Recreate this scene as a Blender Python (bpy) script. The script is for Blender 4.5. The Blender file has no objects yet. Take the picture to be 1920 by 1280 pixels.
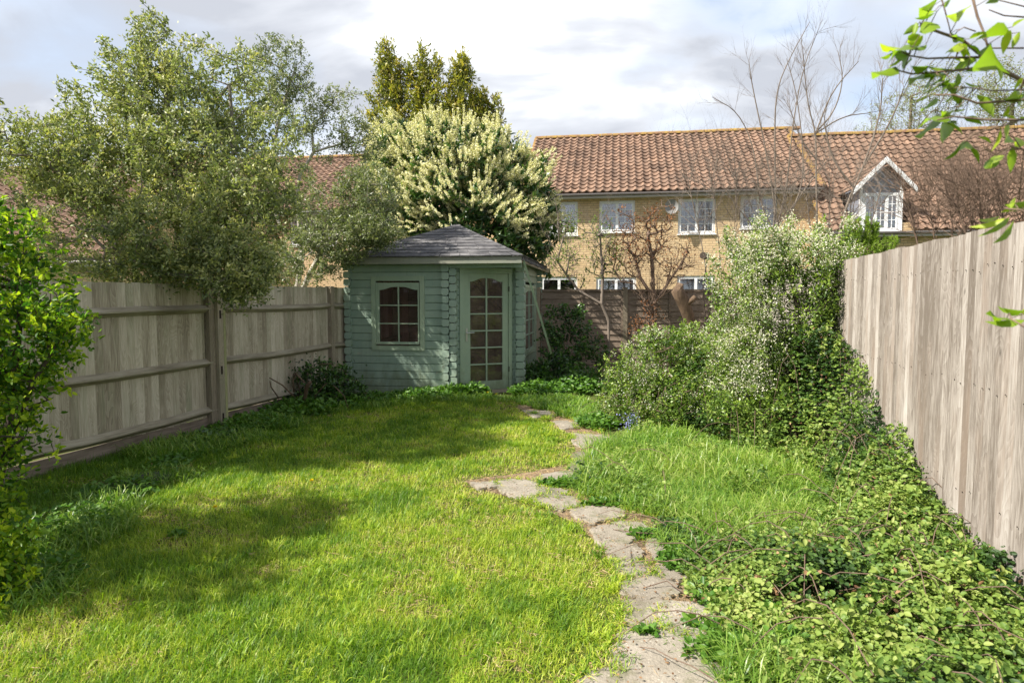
import bpy, math, numpy as np
from mathutils import Vector
R = np.random.default_rng(7)
C = bpy.context.scene.collection
scene = bpy.context.scene
# ------------------------------------------------------------------ camera maths (photo pixels 1920x1280)
F, CH, HZ = 1200.0, 1.6, 560.0
TP = (640 - HZ) / F
CP, SP = 1 / math.hypot(1, TP), TP / math.hypot(1, TP)
def ray(x, y):
    u, v = (x - 960) / F, (640 - y) / F
    return np.array([u, CP + v * SP, -SP + v * CP])
def P(x, y, d):
    r = ray(x, y); return np.array([0, 0, CH]) + r * (d / r[1])
def G(x, y, z=0.0):
    r = ray(x, y); return np.array([0, 0, CH]) + r * ((z - CH) / r[2])
def onplane(px, py, o, ang):
    """pixel -> (distance along a vertical plane, height)"""
    r = ray(px, py); c, s = math.cos(ang), math.sin(ang)
    n = np.array([-s, c]); t = (n @ np.array(o[:2])) / (n @ r[:2])
    p = np.array([0, 0, CH]) + r * t
    return (p[0] - o[0]) * c + (p[1] - o[1]) * s, p[2]

# ------------------------------------------------------------------ object helpers
def props(o, label=None, cat=None, group=None, kind=None):
    if label: o['label'] = label
    if cat: o['category'] = cat
    if group: o['group'] = group
    if kind: o['kind'] = kind
    return o
def thing(name, label, cat, loc=(0, 0, 0), rz=0.0, group=None, kind=None):
    o = bpy.data.objects.new(name, None); C.objects.link(o)
    o.location = [float(v) for v in loc]; o.rotation_euler = (0, 0, rz)
    o.empty_display_size = .1
    return props(o, label, cat, group, kind)
def arr_obj(name, verts, polys, mat, parent=None, tint=None, smooth=False):
    """verts (N,3); polys = list of (M,k) index arrays"""
    me = bpy.data.meshes.new(name)
    verts = np.asarray(verts, dtype=np.float32)
    polys = [np.asarray(p, dtype=np.int32) for p in polys if len(p)]
    idx = np.concatenate([p.ravel() for p in polys])
    tot = np.concatenate([np.full(len(p), p.shape[1], dtype=np.int32) for p in polys])
    st = np.concatenate([[0], np.cumsum(tot)[:-1]]).astype(np.int32)
    me.vertices.add(len(verts)); me.vertices.foreach_set('co', verts.ravel())
    me.loops.add(len(idx)); me.loops.foreach_set('vertex_index', idx)
    me.polygons.add(len(tot)); me.polygons.foreach_set('loop_start', st); me.polygons.foreach_set('loop_total', tot)
    if smooth: me.polygons.foreach_set('use_smooth', np.ones(len(tot), dtype=bool))
    me.update(calc_edges=True)
    if tint is not None:
        a = me.attributes.new('tint', 'FLOAT', 'POINT'); a.data.foreach_set('value', np.asarray(tint, dtype=np.float32))
    me.materials.append(mat)
    o = bpy.data.objects.new(name, me); C.objects.link(o)
    if parent is not None: o.parent = parent
    return o
class MB:
    def __init__(s): s.v = []; s.f = []; s.t = []
    def add(s, vs, fs, tint=.5):
        b = len(s.v); s.v += [tuple(map(float, v)) for v in vs]; s.t += [tint] * len(vs)
        s.f += [tuple(b + i for i in f) for f in fs]
    def para(s, o, a, b, c, tint=.5):
        o, a, b, c = map(np.array, (o, a, b, c))
        vs = [o, o + a, o + a + b, o + b, o + c, o + a + c, o + a + b + c, o + b + c]
        s.add(vs, [(0, 3, 2, 1), (4, 5, 6, 7), (0, 1, 5, 4), (1, 2, 6, 5), (2, 3, 7, 6), (3, 0, 4, 7)], tint)
    def box(s, x0, x1, y0, y1, z0, z1, tint=.5):
        s.para((x0, y0, z0), (x1 - x0, 0, 0), (0, y1 - y0, 0), (0, 0, z1 - z0), tint)
    def prism(s, prof, o, u, w, l, tint=.5):
        """profile [(a,b)] in the u,w plane at o, extruded by l"""
        o, u, w, l = map(np.array, (o, u, w, l)); n = len(prof)
        A = [o + u * a + w * b for a, b in prof]; B = [p + l for p in A]
        s.add(A + B, [tuple(range(n))[::-1], tuple(range(n, 2 * n))] + [(i, (i + 1) % n, n + (i + 1) % n, n + i) for i in range(n)], tint)
    def tube(s, pts, rad, n=8, tint=.5):
        pts = [np.array(p, float) for p in pts]
        if not hasattr(rad, '__len__'): rad = [rad] * len(pts)
        vs = []; up = np.array([0.13, .21, .97])
        for i, p in enumerate(pts):
            d = pts[min(i + 1, len(pts) - 1)] - pts[max(i - 1, 0)]; d = d / (np.linalg.norm(d) + 1e-9)
            a = np.cross(d, up)
            if np.linalg.norm(a) < .1: a = np.cross(d, [1, 0, 0])
            a = a / np.linalg.norm(a); b = np.cross(d, a)
            for k in range(n):
                t = 2 * math.pi * k / n; vs.append(p + (a * math.cos(t) + b * math.sin(t)) * rad[i])
        fs = [tuple(range(n))[::-1], tuple(range(len(vs) - n, len(vs)))]
        for i in range(len(pts) - 1):
            for k in range(n):
                fs.append((i * n + k, i * n + (k + 1) % n, (i + 1) * n + (k + 1) % n, (i + 1) * n + k))
        s.add(vs, fs, tint)
    def build(s, name, mat, parent=None, off=(0, 0, 0), smooth=False):
        me = bpy.data.meshes.new(name)
        off = np.array(off, float)
        me.from_pydata([tuple(np.array(v) - off) for v in s.v], [], s.f)
        a = me.attributes.new('tint', 'FLOAT', 'POINT'); a.data.foreach_set('value', np.array(s.t, dtype=np.float32))
        if smooth:
            me.polygons.foreach_set('use_smooth', np.ones(len(me.polygons), dtype=bool))
        me.materials.append(mat); me.update()
        o = bpy.data.objects.new(name, me); C.objects.link(o)
        if parent is not None: o.parent = parent
        return o

# ------------------------------------------------------------------ materials
class NT:
    def __init__(s, name):
        s.m = bpy.data.materials.new(name); s.m.use_nodes = True
        s.t = s.m.node_tree; s.t.nodes.clear()
    def n(s, typ, ins=None, **kw):
        n = s.t.nodes.new(typ)
        for k, v in kw.items(): setattr(n, k, v)
        for k, v in (ins or {}).items():
            if isinstance(v, bpy.types.NodeSocket): s.t.links.new(v, n.inputs[k])
            else: n.inputs[k].default_value = v
        return n
    def coord(s, scale=(1, 1, 1), out='Object'):
        c = s.n('ShaderNodeTexCoord').outputs[out]
        return s.n('ShaderNodeMapping', {'Vector': c, 'Scale': scale}).outputs[0]
    def attr(s): return s.n('ShaderNodeAttribute', attribute_name='tint').outputs['Fac']
    def noise(s, vec, scale, detail=4, rough=.6, dist=0):
        return s.n('ShaderNodeTexNoise', {'Vector': vec, 'Scale': scale, 'Detail': detail, 'Roughness': rough, 'Distortion': dist}).outputs['Fac']
    def ramp(s, fac, stops):
        r = s.n('ShaderNodeValToRGB', {'Fac': fac}); e = r.color_ramp.elements
        while len(e) < len(stops): e.new(.5)
        for i, (p, c) in enumerate(stops): e[i].position = p; e[i].color = (c[0], c[1], c[2], 1) if hasattr(c, '__len__') else (c, c, c, 1)
        return r.outputs[0]
    def mix(s, fac, a, b, mode='MIX'):
        n = s.n('ShaderNodeMix', data_type='RGBA', blend_type=mode)
        for k, v in ((0, fac), (6, a), (7, b)):
            if isinstance(v, bpy.types.NodeSocket): s.t.links.new(v, n.inputs[k])
            else: n.inputs[k].default_value = (*v, 1) if hasattr(v, '__len__') and len(v) == 3 else v
        return n.outputs[2]
    def math(s, op, a, b=0.0, clamp=False):
        n = s.n('ShaderNodeMath', operation=op, use_clamp=clamp)
        for k, v in ((0, a), (1, b)):
            if isinstance(v, bpy.types.NodeSocket): s.t.links.new(v, n.inputs[k])
            else: n.inputs[k].default_value = v
        return n.outputs[0]
    def bump(s, h, strength=.3, dist=.01):
        return s.n('ShaderNodeBump', {'Height': h, 'Strength': strength, 'Distance': dist}).outputs[0]
    def pbr(s, col, rough=.8, normal=None, spec=.3, **kw):
        ins = {'Base Color': col if isinstance(col, bpy.types.NodeSocket) else (*col, 1), 'Roughness': rough, 'Specular IOR Level': spec}
        if normal is not None: ins['Normal'] = normal
        ins.update(kw)
        return s.n('ShaderNodeBsdfPrincipled', ins).outputs[0]
    def out(s, sh):
        s.t.links.new(sh, s.n('ShaderNodeOutputMaterial').inputs['Surface']); return s.m

def leaf_mat(name, cols, rough=.5, trans=.35, spec=.35, tcol=1.6, patch=.35, pscale=1.2):
    """cols: ramp over per-leaf tint; plus broad variation of hue by place"""
    m = NT(name)
    t = m.attr()
    pn = m.noise(m.coord(), pscale, 2)
    f = m.math('ADD', t, m.math('MULTIPLY', m.math('SUBTRACT', pn, .5), patch * 2), True)
    n = len(cols); col = m.ramp(f, [(i / (n - 1) * .94 + .03, c) for i, c in enumerate(cols)])
    b = m.pbr(col, rough, spec=spec)
    tc = m.mix(1.0, col, (tcol * .95, tcol * 1.05, tcol * .45), 'MULTIPLY')
    tr = m.n('ShaderNodeBsdfTranslucent', {'Color': tc}).outputs[0]
    return m.out(m.n('ShaderNodeMixShader', {0: trans, 1: b, 2: tr}).outputs[0])

def bark_mat(name, a, b, sc=18):
    m = NT(name); n = m.noise(m.coord((1, 1, .35)), sc, 5, .7)
    return m.out(m.pbr(m.ramp(n, [(.3, a), (.7, b)]), .9, m.bump(n, .5, .01)))

def wood_mat(name, dark, mid, light, stain=None, stain_top=None, grain=26, cont=1.0, knots=True, rings=.12):
    """weathered boards: grain runs along local Z, every board offset by its tint"""
    m = NT(name); t = m.attr()
    c = m.n('ShaderNodeTexCoord').outputs['Object']
    off = m.n('ShaderNodeCombineXYZ', {'X': m.math('MULTIPLY', t, 37.0), 'Y': 0.0, 'Z': m.math('MULTIPLY', t, 91.0)}).outputs[0]
    v = m.n('ShaderNodeVectorMath', {0: c, 1: off}, operation='ADD').outputs[0]
    vs = m.n('ShaderNodeMapping', {'Vector': v, 'Scale': (1, 1, .045)}).outputs[0]
    fine = m.noise(vs, grain * 4, 4, .65, .3)
    vb = m.n('ShaderNodeMapping', {'Vector': v, 'Scale': (1, 1, .16)}).outputs[0]
    broad = m.noise(vb, 7, 3, .5, .8)
    rings_ = m.n('ShaderNodeMath', {0: m.math('MULTIPLY', m.noise(vb, 7.5, 1.5, .4, .5), 22.0)}, operation='FRACT').outputs[0]
    g = m.math('ADD', m.math('MULTIPLY', fine, .55), m.math('ADD', m.math('MULTIPLY', broad, .3), m.math('MULTIPLY', rings_, rings)))
    g = m.math('ADD', g, m.math('MULTIPLY', m.math('SUBTRACT', t, .5), .22 * cont))
    col = m.ramp(g, [(.32, dark), (.5, mid), (.68, light)])
    if knots:
        vk = m.n('ShaderNodeMapping', {'Vector': v, 'Scale': (1, 1, .45)}).outputs[0]
        k = m.n('ShaderNodeTexVoronoi', {'Vector': vk, 'Scale': 4.3, 'Randomness': 1.0}).outputs['Distance']
        kf = m.ramp(k, [(.025, 1), (.06, 0)])
        col = m.mix(m.math('MULTIPLY', kf, .65), col, tuple(x * .45 for x in dark))
    if stain is not None:
        sn = m.noise(m.n('ShaderNodeMapping', {'Vector': v, 'Scale': (1, 1, .25)}).outputs[0], 2.2, 4, .7)
        col = m.mix(m.ramp(sn, [(.5, 0), (.72, .7)]), col, stain)
    if stain_top is not None:
        z = m.n('ShaderNodeSeparateXYZ', {0: c}).outputs['Z']
        zz = m.math('ADD', z, m.math('MULTIPLY', m.noise(m.n('ShaderNodeMapping', {'Vector': c, 'Scale': (1, 1, .15)}).outputs[0], 9, 3), .7))
        col = m.mix(m.ramp(m.math('MULTIPLY', zz, .4), [(stain_top[1], 0), (stain_top[1] + .13, .7)]), col, stain_top[0])
    return m.out(m.pbr(col, .85, m.bump(g, .35, .006), .2))

M = {}
M['paint'] = None
def paint_mat(name, a, b, worn, rough=.6):
    m = NT(name); c = m.coord(); t = m.attr()
    n = m.noise(c, 3.0, 5, .65)
    col = m.ramp(m.math('ADD', m.math('MULTIPLY', n, .8), m.math('MULTIPLY', t, .25)), [(.3, a), (.75, b)])
    w = m.noise(m.coord((1, 1, 2.2)), 11, 6, .7)
    col = m.mix(m.ramp(w, [(.63, 0), (.67, .85)]), col, worn)
    zc = m.n('ShaderNodeSeparateXYZ', {0: c}).outputs['Z']
    dirt = m.math('SUBTRACT', m.noise(m.coord((1, 1, .6)), 5, 5, .7), m.math('MULTIPLY', zc, .55))
    col = m.mix(m.ramp(dirt, [(.22, 0), (.46, .6)]), col, (.13, .15, .075))
    st = m.noise(m.coord((9, 9, .5)), 2.2, 4, .7)
    col = m.mix(m.ramp(st, [(.55, 0), (.75, .35)]), col, (.14, .17, .12))
    gr = m.noise(m.coord((3, 3, 40)), 6, 3)
    return m.out(m.pbr(col, rough, m.bump(m.math('ADD', gr, w), .25, .004), .35))
M['paint'] = paint_mat('green_paint', (.22, .305, .248), (.315, .40, .318), (.38, .37, .30))
M['paint_trim'] = paint_mat('green_trim_paint', (.255, .34, .25), (.345, .42, .30), (.40, .39, .30))
M['fascia'] = paint_mat('weathered_fascia', (.17, .20, .16), (.25, .25, .20), (.13, .10, .075))
M['brace'] = NT('dark_timber'); M['brace'] = M['brace'].out(M['brace'].pbr((.025, .016, .012), .8))
def plain(name, col, rough=.6, spec=.4, metal=0.0, var=.12, sc=4):
    m = NT(name); n = m.noise(m.coord(), sc, 5, .7)
    c2 = m.mix(n, tuple(max(0, x * (1 - var * 2)) for x in col), tuple(x * (1 + var) for x in col))
    return m.out(m.pbr(c2, rough, spec=spec, Metallic=metal))
M['white'] = plain('white_upvc', (.78, .79, .80), .4, var=.05)
M['metal'] = plain('brushed_metal', (.55, .55, .55), .35, metal=.8)
M['dish'] = plain('dish_grey', (.24, .235, .225), .6)
M['lead'] = plain('lead_cladding', (.24, .255, .30), .6, var=.2)
M['gutter'] = plain('dark_gutter', (.10, .09, .085), .5)
M['soffit'] = plain('pale_soffit', (.42, .40, .37), .6)
M['intwall'] = wood_mat('interior_boards', (.34, .20, .17), (.55, .36, .31), (.70, .50, .45), grain=10)
M['curtain'] = plain('net_curtain', (.45, .48, .50), .9, var=.25, sc=9)
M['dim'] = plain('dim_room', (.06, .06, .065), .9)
def glass_mat(name, refl=.35, tint=(.85, .9, .9), interior_haze=0.0):
    m = NT(name)
    fr = m.n('ShaderNodeFresnel', {'IOR': 1.5}).outputs[0]
    fac = m.math('ADD', fr, refl, True)
    tr = m.n('ShaderNodeBsdfTransparent', {'Color': (*tint, 1)}).outputs[0]
    gl = m.n('ShaderNodeBsdfGlossy', {'Roughness': .03, 'Color': (.9, .9, .92, 1)}).outputs[0]
    o = m.n('ShaderNodeMixShader', {0: fac, 1: tr, 2: gl}).outputs[0]
    if interior_haze:  # brown haze painted into the pane in place of light from the interior
        df = m.n('ShaderNodeBsdfDiffuse', {'Color': (.42, .30, .27, 1)}).outputs[0]
        dn = m.math('MULTIPLY', m.ramp(m.noise(m.coord(), 4, 5, .7), [(.3, .35), (.7, 1)]), interior_haze)
        o = m.n('ShaderNodeMixShader', {0: dn, 1: o, 2: df}).outputs[0]
    return m.out(o)
M['glass'] = glass_mat('house_glass', .16)
M['door_glass'] = glass_mat('door_glass', .02, (.80, .78, .76), .17)
M['shed_glass'] = glass_mat('hazed_glass', .0, (.80, .78, .76), .05)

def brick_mat():
    m = NT('buff_brick'); c = m.n('ShaderNodeTexCoord').outputs['Object']
    sp = m.n('ShaderNodeSeparateXYZ', {0: c})
    v = m.n('ShaderNodeCombineXYZ', {'X': m.math('ADD', sp.outputs['X'], sp.outputs['Y']), 'Y': sp.outputs['Z'], 'Z': 0.0}).outputs[0]
    b = m.n('ShaderNodeTexBrick', {'Vector': v, 'Scale': 1.0, 'Brick Width': .225, 'Row Height': .078, 'Mortar Size': .009,
            'Mortar Smooth': .2, 'Bias': 0.0, 'Color1': (.50, .39, .25, 1), 'Color2': (.62, .50, .34, 1), 'Mortar': (.28, .23, .175, 1)})
    n = m.noise(c, 1.3, 5, .7); n2 = m.noise(c, 14, 3)
    col = m.mix(.55, b.outputs[0], m.ramp(n2, [(.3, (.44, .36, .26)), (.7, (.68, .60, .46))]), 'OVERLAY')
    col = m.mix(m.ramp(n, [(.4, 0), (.75, .4)]), col, (.42, .31, .21))
    return m.out(m.pbr(col, .9, m.bump(b.outputs['Fac'], -.5, .006), .2))
M['brick'] = brick_mat()
def tile_mat(name, a, b, dirt):
    m = NT(name); t = m.attr(); c = m.coord()
    n = m.noise(c, 2.0, 5, .7); n2 = m.noise(c, 28, 4, .7)
    col = m.ramp(m.math('ADD', m.math('MULTIPLY', t, .7), m.math('MULTIPLY', n2, .4)), [(.25, a), (.8, b)])
    col = m.mix(m.ramp(n, [(.42, 0), (.72, .65)]), col, dirt)
    col = m.mix(m.ramp(m.noise(c, 60, 2), [(.66, 0), (.74, .35)]), col, (.30, .30, .22))
    return m.out(m.pbr(col, .85, m.bump(n2, .3, .006), .2))
M['tile'] = tile_mat('clay_pantile', (.12, .075, .053), (.275, .175, .122), (.14, .10, .078))
def lichen_mat():
    m = NT('lichened_ridge'); n = m.noise(m.coord(), 6, 5, .7)
    return m.out(m.pbr(m.ramp(n, [(.38, (.22, .12, .08)), (.52, (.27, .17, .06)), (.68, (.36, .24, .05))]), .9, m.bump(n, .5, .01)))
M['lichen'] = lichen_mat()
def shingle_mat():
    m = NT('felt_shingle'); c = m.coord(); t = m.attr()
    n = m.noise(m.coord((1, 1, 1)), 5, 6, .75); sp = m.noise(c, 130, 2)
    w = m.noise(m.coord((1.0, 1.0, 8)), 2.6, 5, .75)
    col = m.ramp(m.math('ADD', m.math('MULTIPLY', t, .5), m.math('MULTIPLY', n, .5)), [(.2, (.055, .055, .06)), (.8, (.12, .115, .12))])
    col = m.mix(m.ramp(w, [(.47, 0), (.64, .75)]), col, (.26, .25, .25))
    col = m.mix(m.ramp(sp, [(.3, .4), (.7, 0)]), col, (.03, .03, .03))
    return m.out(m.pbr(col, .9, m.bump(m.math('ADD', sp, n), .4, .004), .25))
M['shingle'] = shingle_mat()
M['fence_left'] = wood_mat('left_fence_boards', (.25, .21, .15), (.44, .385, .29), (.60, .54, .43), (.26, .27, .17), ((.19, .20, .11), .80), cont=1.1)
M['rail'] = wood_mat('fence_rail_wood', (.17, .15, .11), (.25, .225, .17), (.33, .30, .23), (.15, .16, .10), knots=False)
M['post'] = wood_mat('fence_post_wood', (.20, .165, .12), (.32, .27, .20), (.43, .37, .285), (.14, .15, .09))
M['batten'] = wood_mat('green_treated_batten', (.22, .22, .10), (.30, .30, .15), (.38, .37, .21), knots=False)
M['gravel_board'] = wood_mat('gravel_board_wood', (.15, .12, .09), (.23, .185, .145), (.31, .255, .205))
M['fence_right'] = wood_mat('right_fence_boards', (.15, .125, .105), (.315, .28, .25), (.455, .42, .39), (.25, .19, .15), cont=1.1, grain=34, rings=.08)
M['fence_back'] = wood_mat('back_fence_boards', (.10, .07, .05), (.165, .12, .09), (.23, .175, .135))
M['iron_cover'] = plain('dark_cover', (.05, .05, .055), .7, var=.3, sc=12)
def stone_mat():
    m = NT('path_stone'); c = m.coord(); t = m.attr()
    n = m.noise(c, 4, 6, .7); sp = m.noise(c, 70, 3, .6); vv = m.n('ShaderNodeTexVoronoi', {'Vector': c, 'Scale': 45.0}).outputs['Distance']
    col = m.ramp(m.math('ADD', m.math('MULTIPLY', n, .8), m.math('MULTIPLY', t, .2)), [(.3, (.17, .148, .115)), (.7, (.33, .295, .24))])
    col = m.mix(m.ramp(vv, [(.10, .6), (.2, 0)]), col, (.55, .5, .42))
    col = m.mix(m.ramp(sp, [(.35, .5), (.5, 0)]), col, (.18, .15, .12))
    ms = m.noise(c, 5.5, 5, .7)
    col = m.mix(m.ramp(ms, [(.52, 0), (.66, .6)]), col, (.10, .105, .045))
    return m.out(m.pbr(col, .9, m.bump(m.math('ADD', sp, n), .6, .012), .2))
M['stone'] = stone_mat()
def soil_mat(name, stops, sc=9):
    m = NT(name); c = m.coord(); n = m.noise(c, 1.6, 4, .65); n2 = m.noise(c, sc * 6, 4, .75)
    f = m.math('ADD', m.math('MULTIPLY', n, .45), m.math('MULTIPLY', n2, .55))
    return m.out(m.pbr(m.ramp(f, stops), .95, m.bump(n2, .8, .02), .1))
M['ground'] = soil_mat('ground_soil', [(.35, (.035, .05, .012)), (.5, (.07, .09, .02)), (.65, (.16, .15, .055))])
M['bed'] = soil_mat('path_bed', [(.35, (.10, .07, .045)), (.5, (.24, .175, .11)), (.65, (.40, .31, .20))])
# foliage
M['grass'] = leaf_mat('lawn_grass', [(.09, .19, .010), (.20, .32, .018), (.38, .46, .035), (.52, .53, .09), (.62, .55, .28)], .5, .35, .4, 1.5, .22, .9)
M['longgrass'] = leaf_mat('long_grass', [(.06, .15, .02), (.14, .26, .03), (.26, .37, .06), (.42, .46, .16)], .38, .38, .5, 1.5, .2)
M['straw'] = leaf_mat('dry_straw', [(.25, .16, .08), (.40, .28, .15), (.50, .38, .22)], .8, .1, .2, 1, .2)
M['oak'] = leaf_mat('small_evergreen_leaves', [(.09, .125, .05), (.18, .22, .09), (.30, .335, .14), (.41, .42, .18), (.48, .45, .17)], .48, .28, .35, 1.5, .25)
M['oak2'] = leaf_mat('grey_green_leaves', [(.10, .135, .06), (.17, .205, .095), (.25, .28, .14), (.34, .34, .19)], .42, .3, .55, 1.5, .2)
M['laurel'] = leaf_mat('laurel_leaves', [(.022, .06, .018), (.05, .115, .03), (.10, .19, .04), (.20, .30, .06)], .3, .22, .7, 1.5, .15)
M['cream'] = leaf_mat('cream_blossom', [(.60, .56, .32), (.78, .74, .48), (.88, .85, .64)], .7, .25, .2, 1.1, .1)
M['bay'] = leaf_mat('bay_leaves', [(.09, .115, .02), (.19, .21, .03), (.33, .31, .05), (.46, .37, .07)], .45, .35, .5, 1.5, .25)
M['bright'] = leaf_mat('spring_bush_leaves', [(.035, .10, .01), (.10, .20, .014), (.25, .36, .02), (.44, .51, .03)], .5, .42, .28, 1.6, .3)
M['branch_leaf'] = leaf_mat('young_branch_leaves', [(.12, .20, .015), (.22, .32, .02), (.36, .44, .03)], .45, .45, .45, 1.6, .2)
M['shrub'] = leaf_mat('shrub_leaves', [(.05, .10, .02), (.12, .20, .03), (.21, .31, .045), (.32, .42, .07)], .4, .3, .5, 1.5, .3)
M['whiteblossom'] = leaf_mat('white_blossom', [(.60, .57, .44), (.74, .71, .58), (.82, .80, .70)], .75, .3, .2, 1.0, .1)
M['bramble'] = leaf_mat('bramble_leaves', [(.022, .055, .014), (.075, .145, .026), (.155, .24, .045), (.25, .325, .07), (.34, .38, .12)], .5, .3, .3, 1.4, .3, 1.6)
M['ivy'] = leaf_mat('dark_ivy', [(.018, .045, .014), (.035, .085, .02), (.07, .15, .025), (.12, .23, .035)], .35, .25, .5, 1.5, .2)
M['weed'] = leaf_mat('weed_leaves', [(.04, .11, .015), (.08, .18, .02), (.14, .26, .03)], .45, .3, .4, 1.5, .25)
M['lime'] = leaf_mat('lime_conifer', [(.11, .19, .02), (.19, .29, .03), (.28, .38, .05)], .5, .35, .3, 1.4, .2)
M['fartree'] = leaf_mat('pale_spring_leaves', [(.17, .20, .07), (.25, .27, .10), (.32, .32, .14)], .6, .3, .2, 1.3, .2)
M['yellow'] = leaf_mat('yellow_petals', [(.80, .60, .01), (.9, .72, .02)], .6, .2, .2, 1.1, .1)
M['blue'] = leaf_mat('bluebell_petals', [(.20, .22, .5), (.32, .34, .6)], .6, .2, .2, 1.1, .1)
M['bark'] = bark_mat('grey_bark', (.14, .12, .10), (.30, .27, .23))
M['palebark'] = bark_mat('pale_bark', (.28, .25, .21), (.48, .44, .38))
M['darkbark'] = bark_mat('dark_bark', (.035, .026, .02), (.09, .07, .055))
M['twig'] = bark_mat('brown_twig', (.10, .065, .045), (.22, .155, .115))
M['palewood'] = bark_mat('cut_wood', (.075, .05, .035), (.20, .135, .085))
M['graybranch'] = bark_mat('bare_branch', (.12, .095, .075), (.23, .19, .155))
# ------------------------------------------------------------------ vectorised leaves
def norm(a): return a / (np.linalg.norm(a, axis=-1, keepdims=True) + 1e-9)
T_DIA = (np.array([(0, 0, 0), (.5, .42, .10), (0, 1, -.05), (-.5, .42, .10)]), [[(0, 1, 2, 3)]])
T_OVAL = (np.array([(0, 0, 0), (.36, .2, .08), (.5, .5, .12), (.28, .82, .04), (0, 1, -.08), (-.28, .82, .04), (-.5, .5, .12), (-.36, .2, .08)]),
          [[(0, 1, 2, 3, 4), (0, 4, 5, 6, 7)]])
T_LONG = (np.array([(0, 0, 0), (.5, .3, .08), (.38, .72, .02), (0, 1, -.12), (-.38, .72, .02), (-.5, .3, .08)]), [[(0, 1, 2, 3), (0, 3, 4, 5)]])
T_BLADES = [(np.array([(-.5, 0, 0), (.5, 0, 0), (.4, .5, b * .25), (-.4, .5, b * .25), (0, 1 - b * .25, b)]), [[(0, 1, 2, 3)], [(3, 2, 4)]]) for b in (.1, .4, .8)]
T_ARCH = [(np.array([(-.5, 0, 0), (.5, 0, 0), (.5, .38, b * .08), (-.5, .38, b * .08), (.4, .72, b * .35), (-.4, .72, b * .35), (0, .95 - b * .3, b)]),
           [[(0, 1, 2, 3), (3, 2, 4, 5)], [(5, 4, 6)]]) for b in (.25, .6, .95)]
def inst(tpl, p, d, L, W, nrm=None):
    """returns verts, polys of template placed at p, pointing d, length L width W"""
    tv, tf = tpl; n = len(p); k = len(tv)
    d = norm(d); r = norm(R.normal(size=(n, 3))) if nrm is None else nrm
    w = norm(np.cross(d, r)); nn = np.cross(w, d)
    L = np.broadcast_to(L, n)[:, None, None]; W = np.broadcast_to(W, n)[:, None, None]
    v = p[:, None] + w[:, None] * tv[None, :, 0:1] * W + d[:, None] * tv[None, :, 1:2] * L + nn[:, None] * tv[None, :, 2:3] * L
    base = (np.arange(n) * k)[:, None, None]
    polys = [(np.array(f)[None] + base).reshape(-1, len(f[0])) for f in tf]
    return v.reshape(-1, 3), polys, k
def leafobj(name, sets, mat, parent=None, off=(0, 0, 0), smooth=False):
    """sets: list of (verts, polys, k, tint-per-leaf)"""
    V, PL, T, b = [], {}, [], 0
    for v, ps, k, t in sets:
        V.append(v); T.append(np.repeat(t, k))
        for q in ps: PL.setdefault(q.shape[1], []).append(q + b)
        b += len(v)
    V = np.concatenate(V) - np.array(off)
    return arr_obj(name, V, [np.concatenate(x) for x in PL.values()], mat, parent, np.concatenate(T), smooth)
def leaves(tpl, p, d, L, W, t=None, up=None):
    n = len(p)
    L = L * R.uniform(.6, 1.25, n); W = W * R.uniform(.7, 1.2, n)
    nrm = None
    if up is not None:      # leaf faces roughly towards 'up'
        nrm = norm(R.normal(size=(n, 3)) * up[1] + np.array(up[0])[None])
    v, ps, k = inst(tpl, p, d, L, W, nrm)
    return v, ps, k, (R.uniform(0, 1, n) if t is None else t)

# ------------------------------------------------------------------ branch skeletons
def grow(seed, tips, jit=.12, step=.35, k=.25, sag=0.0):
    """seed: trunk polyline(s) [list of (pts)], tips: (N,3). Returns nodes, parent, tipmask"""
    nodes, par = [], []
    for pl in seed:
        for i, p in enumerate(pl):
            p = np.array(p, float)
            if i == 0 and nodes:
                D = np.linalg.norm(np.array(nodes) - p, axis=1); par.append(int(D.argmin()))
            else: par.append(len(nodes) - 1)
            nodes.append(p)
    if par: par[0] = -1
    cap = len(nodes) + len(tips) * 14
    N = np.zeros((cap, 3)); N[:len(nodes)] = nodes; pa = np.full(cap, -1); pa[:len(par)] = par
    pl = np.zeros(cap); cnt = len(nodes); tip = np.zeros(cap, bool)
    for i in range(1, cnt): pl[i] = pl[pa[i]] + np.linalg.norm(N[i] - N[pa[i]])
    base = N[:cnt].copy()
    D = np.array([np.linalg.norm(base - t, axis=1).min() for t in tips]); order = np.argsort(D)
    for j in order:
        t = tips[j]
        df = t - N[:cnt]; dist = np.linalg.norm(df, axis=1)
        # prefer parents from which the tip is up/outward
        cost = dist + k * pl[:cnt] * .35 + .5 * np.maximum(0, -df[:, 2])
        q = int(cost.argmin()); L = dist[q]
        m = max(1, min(12, int(L / step)))
        a = N[q]; pd = a - N[pa[q]] if pa[q] >= 0 else np.array([0, 0, 1.])
        pd = pd / (np.linalg.norm(pd) + 1e-9) * L * .35
        prev = q
        for i in range(1, m + 1):
            s = i / m
            c = a + pd * .8
            p = (1 - s) ** 2 * a + 2 * s * (1 - s) * (c * .5 + (a + t) * .25) + s * s * t
            if i < m: p = p + R.normal(size=3) * jit * min(L, 1) * .35 - np.array([0, 0, sag * s * (1 - s)])
            if cnt >= cap: break
            N[cnt] = p; pa[cnt] = prev; pl[cnt] = pl[prev] + np.linalg.norm(p - N[prev]); prev = cnt; cnt += 1
        tip[prev] = True
    return N[:cnt], pa[:cnt], tip[:cnt]
def radii(N, pa, r0, rmax, ex=.5):
    c = np.ones(len(N)); has = np.zeros(len(N), bool)
    for i in range(len(N) - 1, 0, -1):
        if pa[i] >= 0:
            if not has[i]: c[i] = 1
            if has[pa[i]]: c[pa[i]] += c[i]
            else: c[pa[i]] = c[i]; has[pa[i]] = True
    # nodes are always after their parent, except repeated parent accumulations handled above
    return np.minimum(rmax, r0 * c ** ex), c
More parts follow.
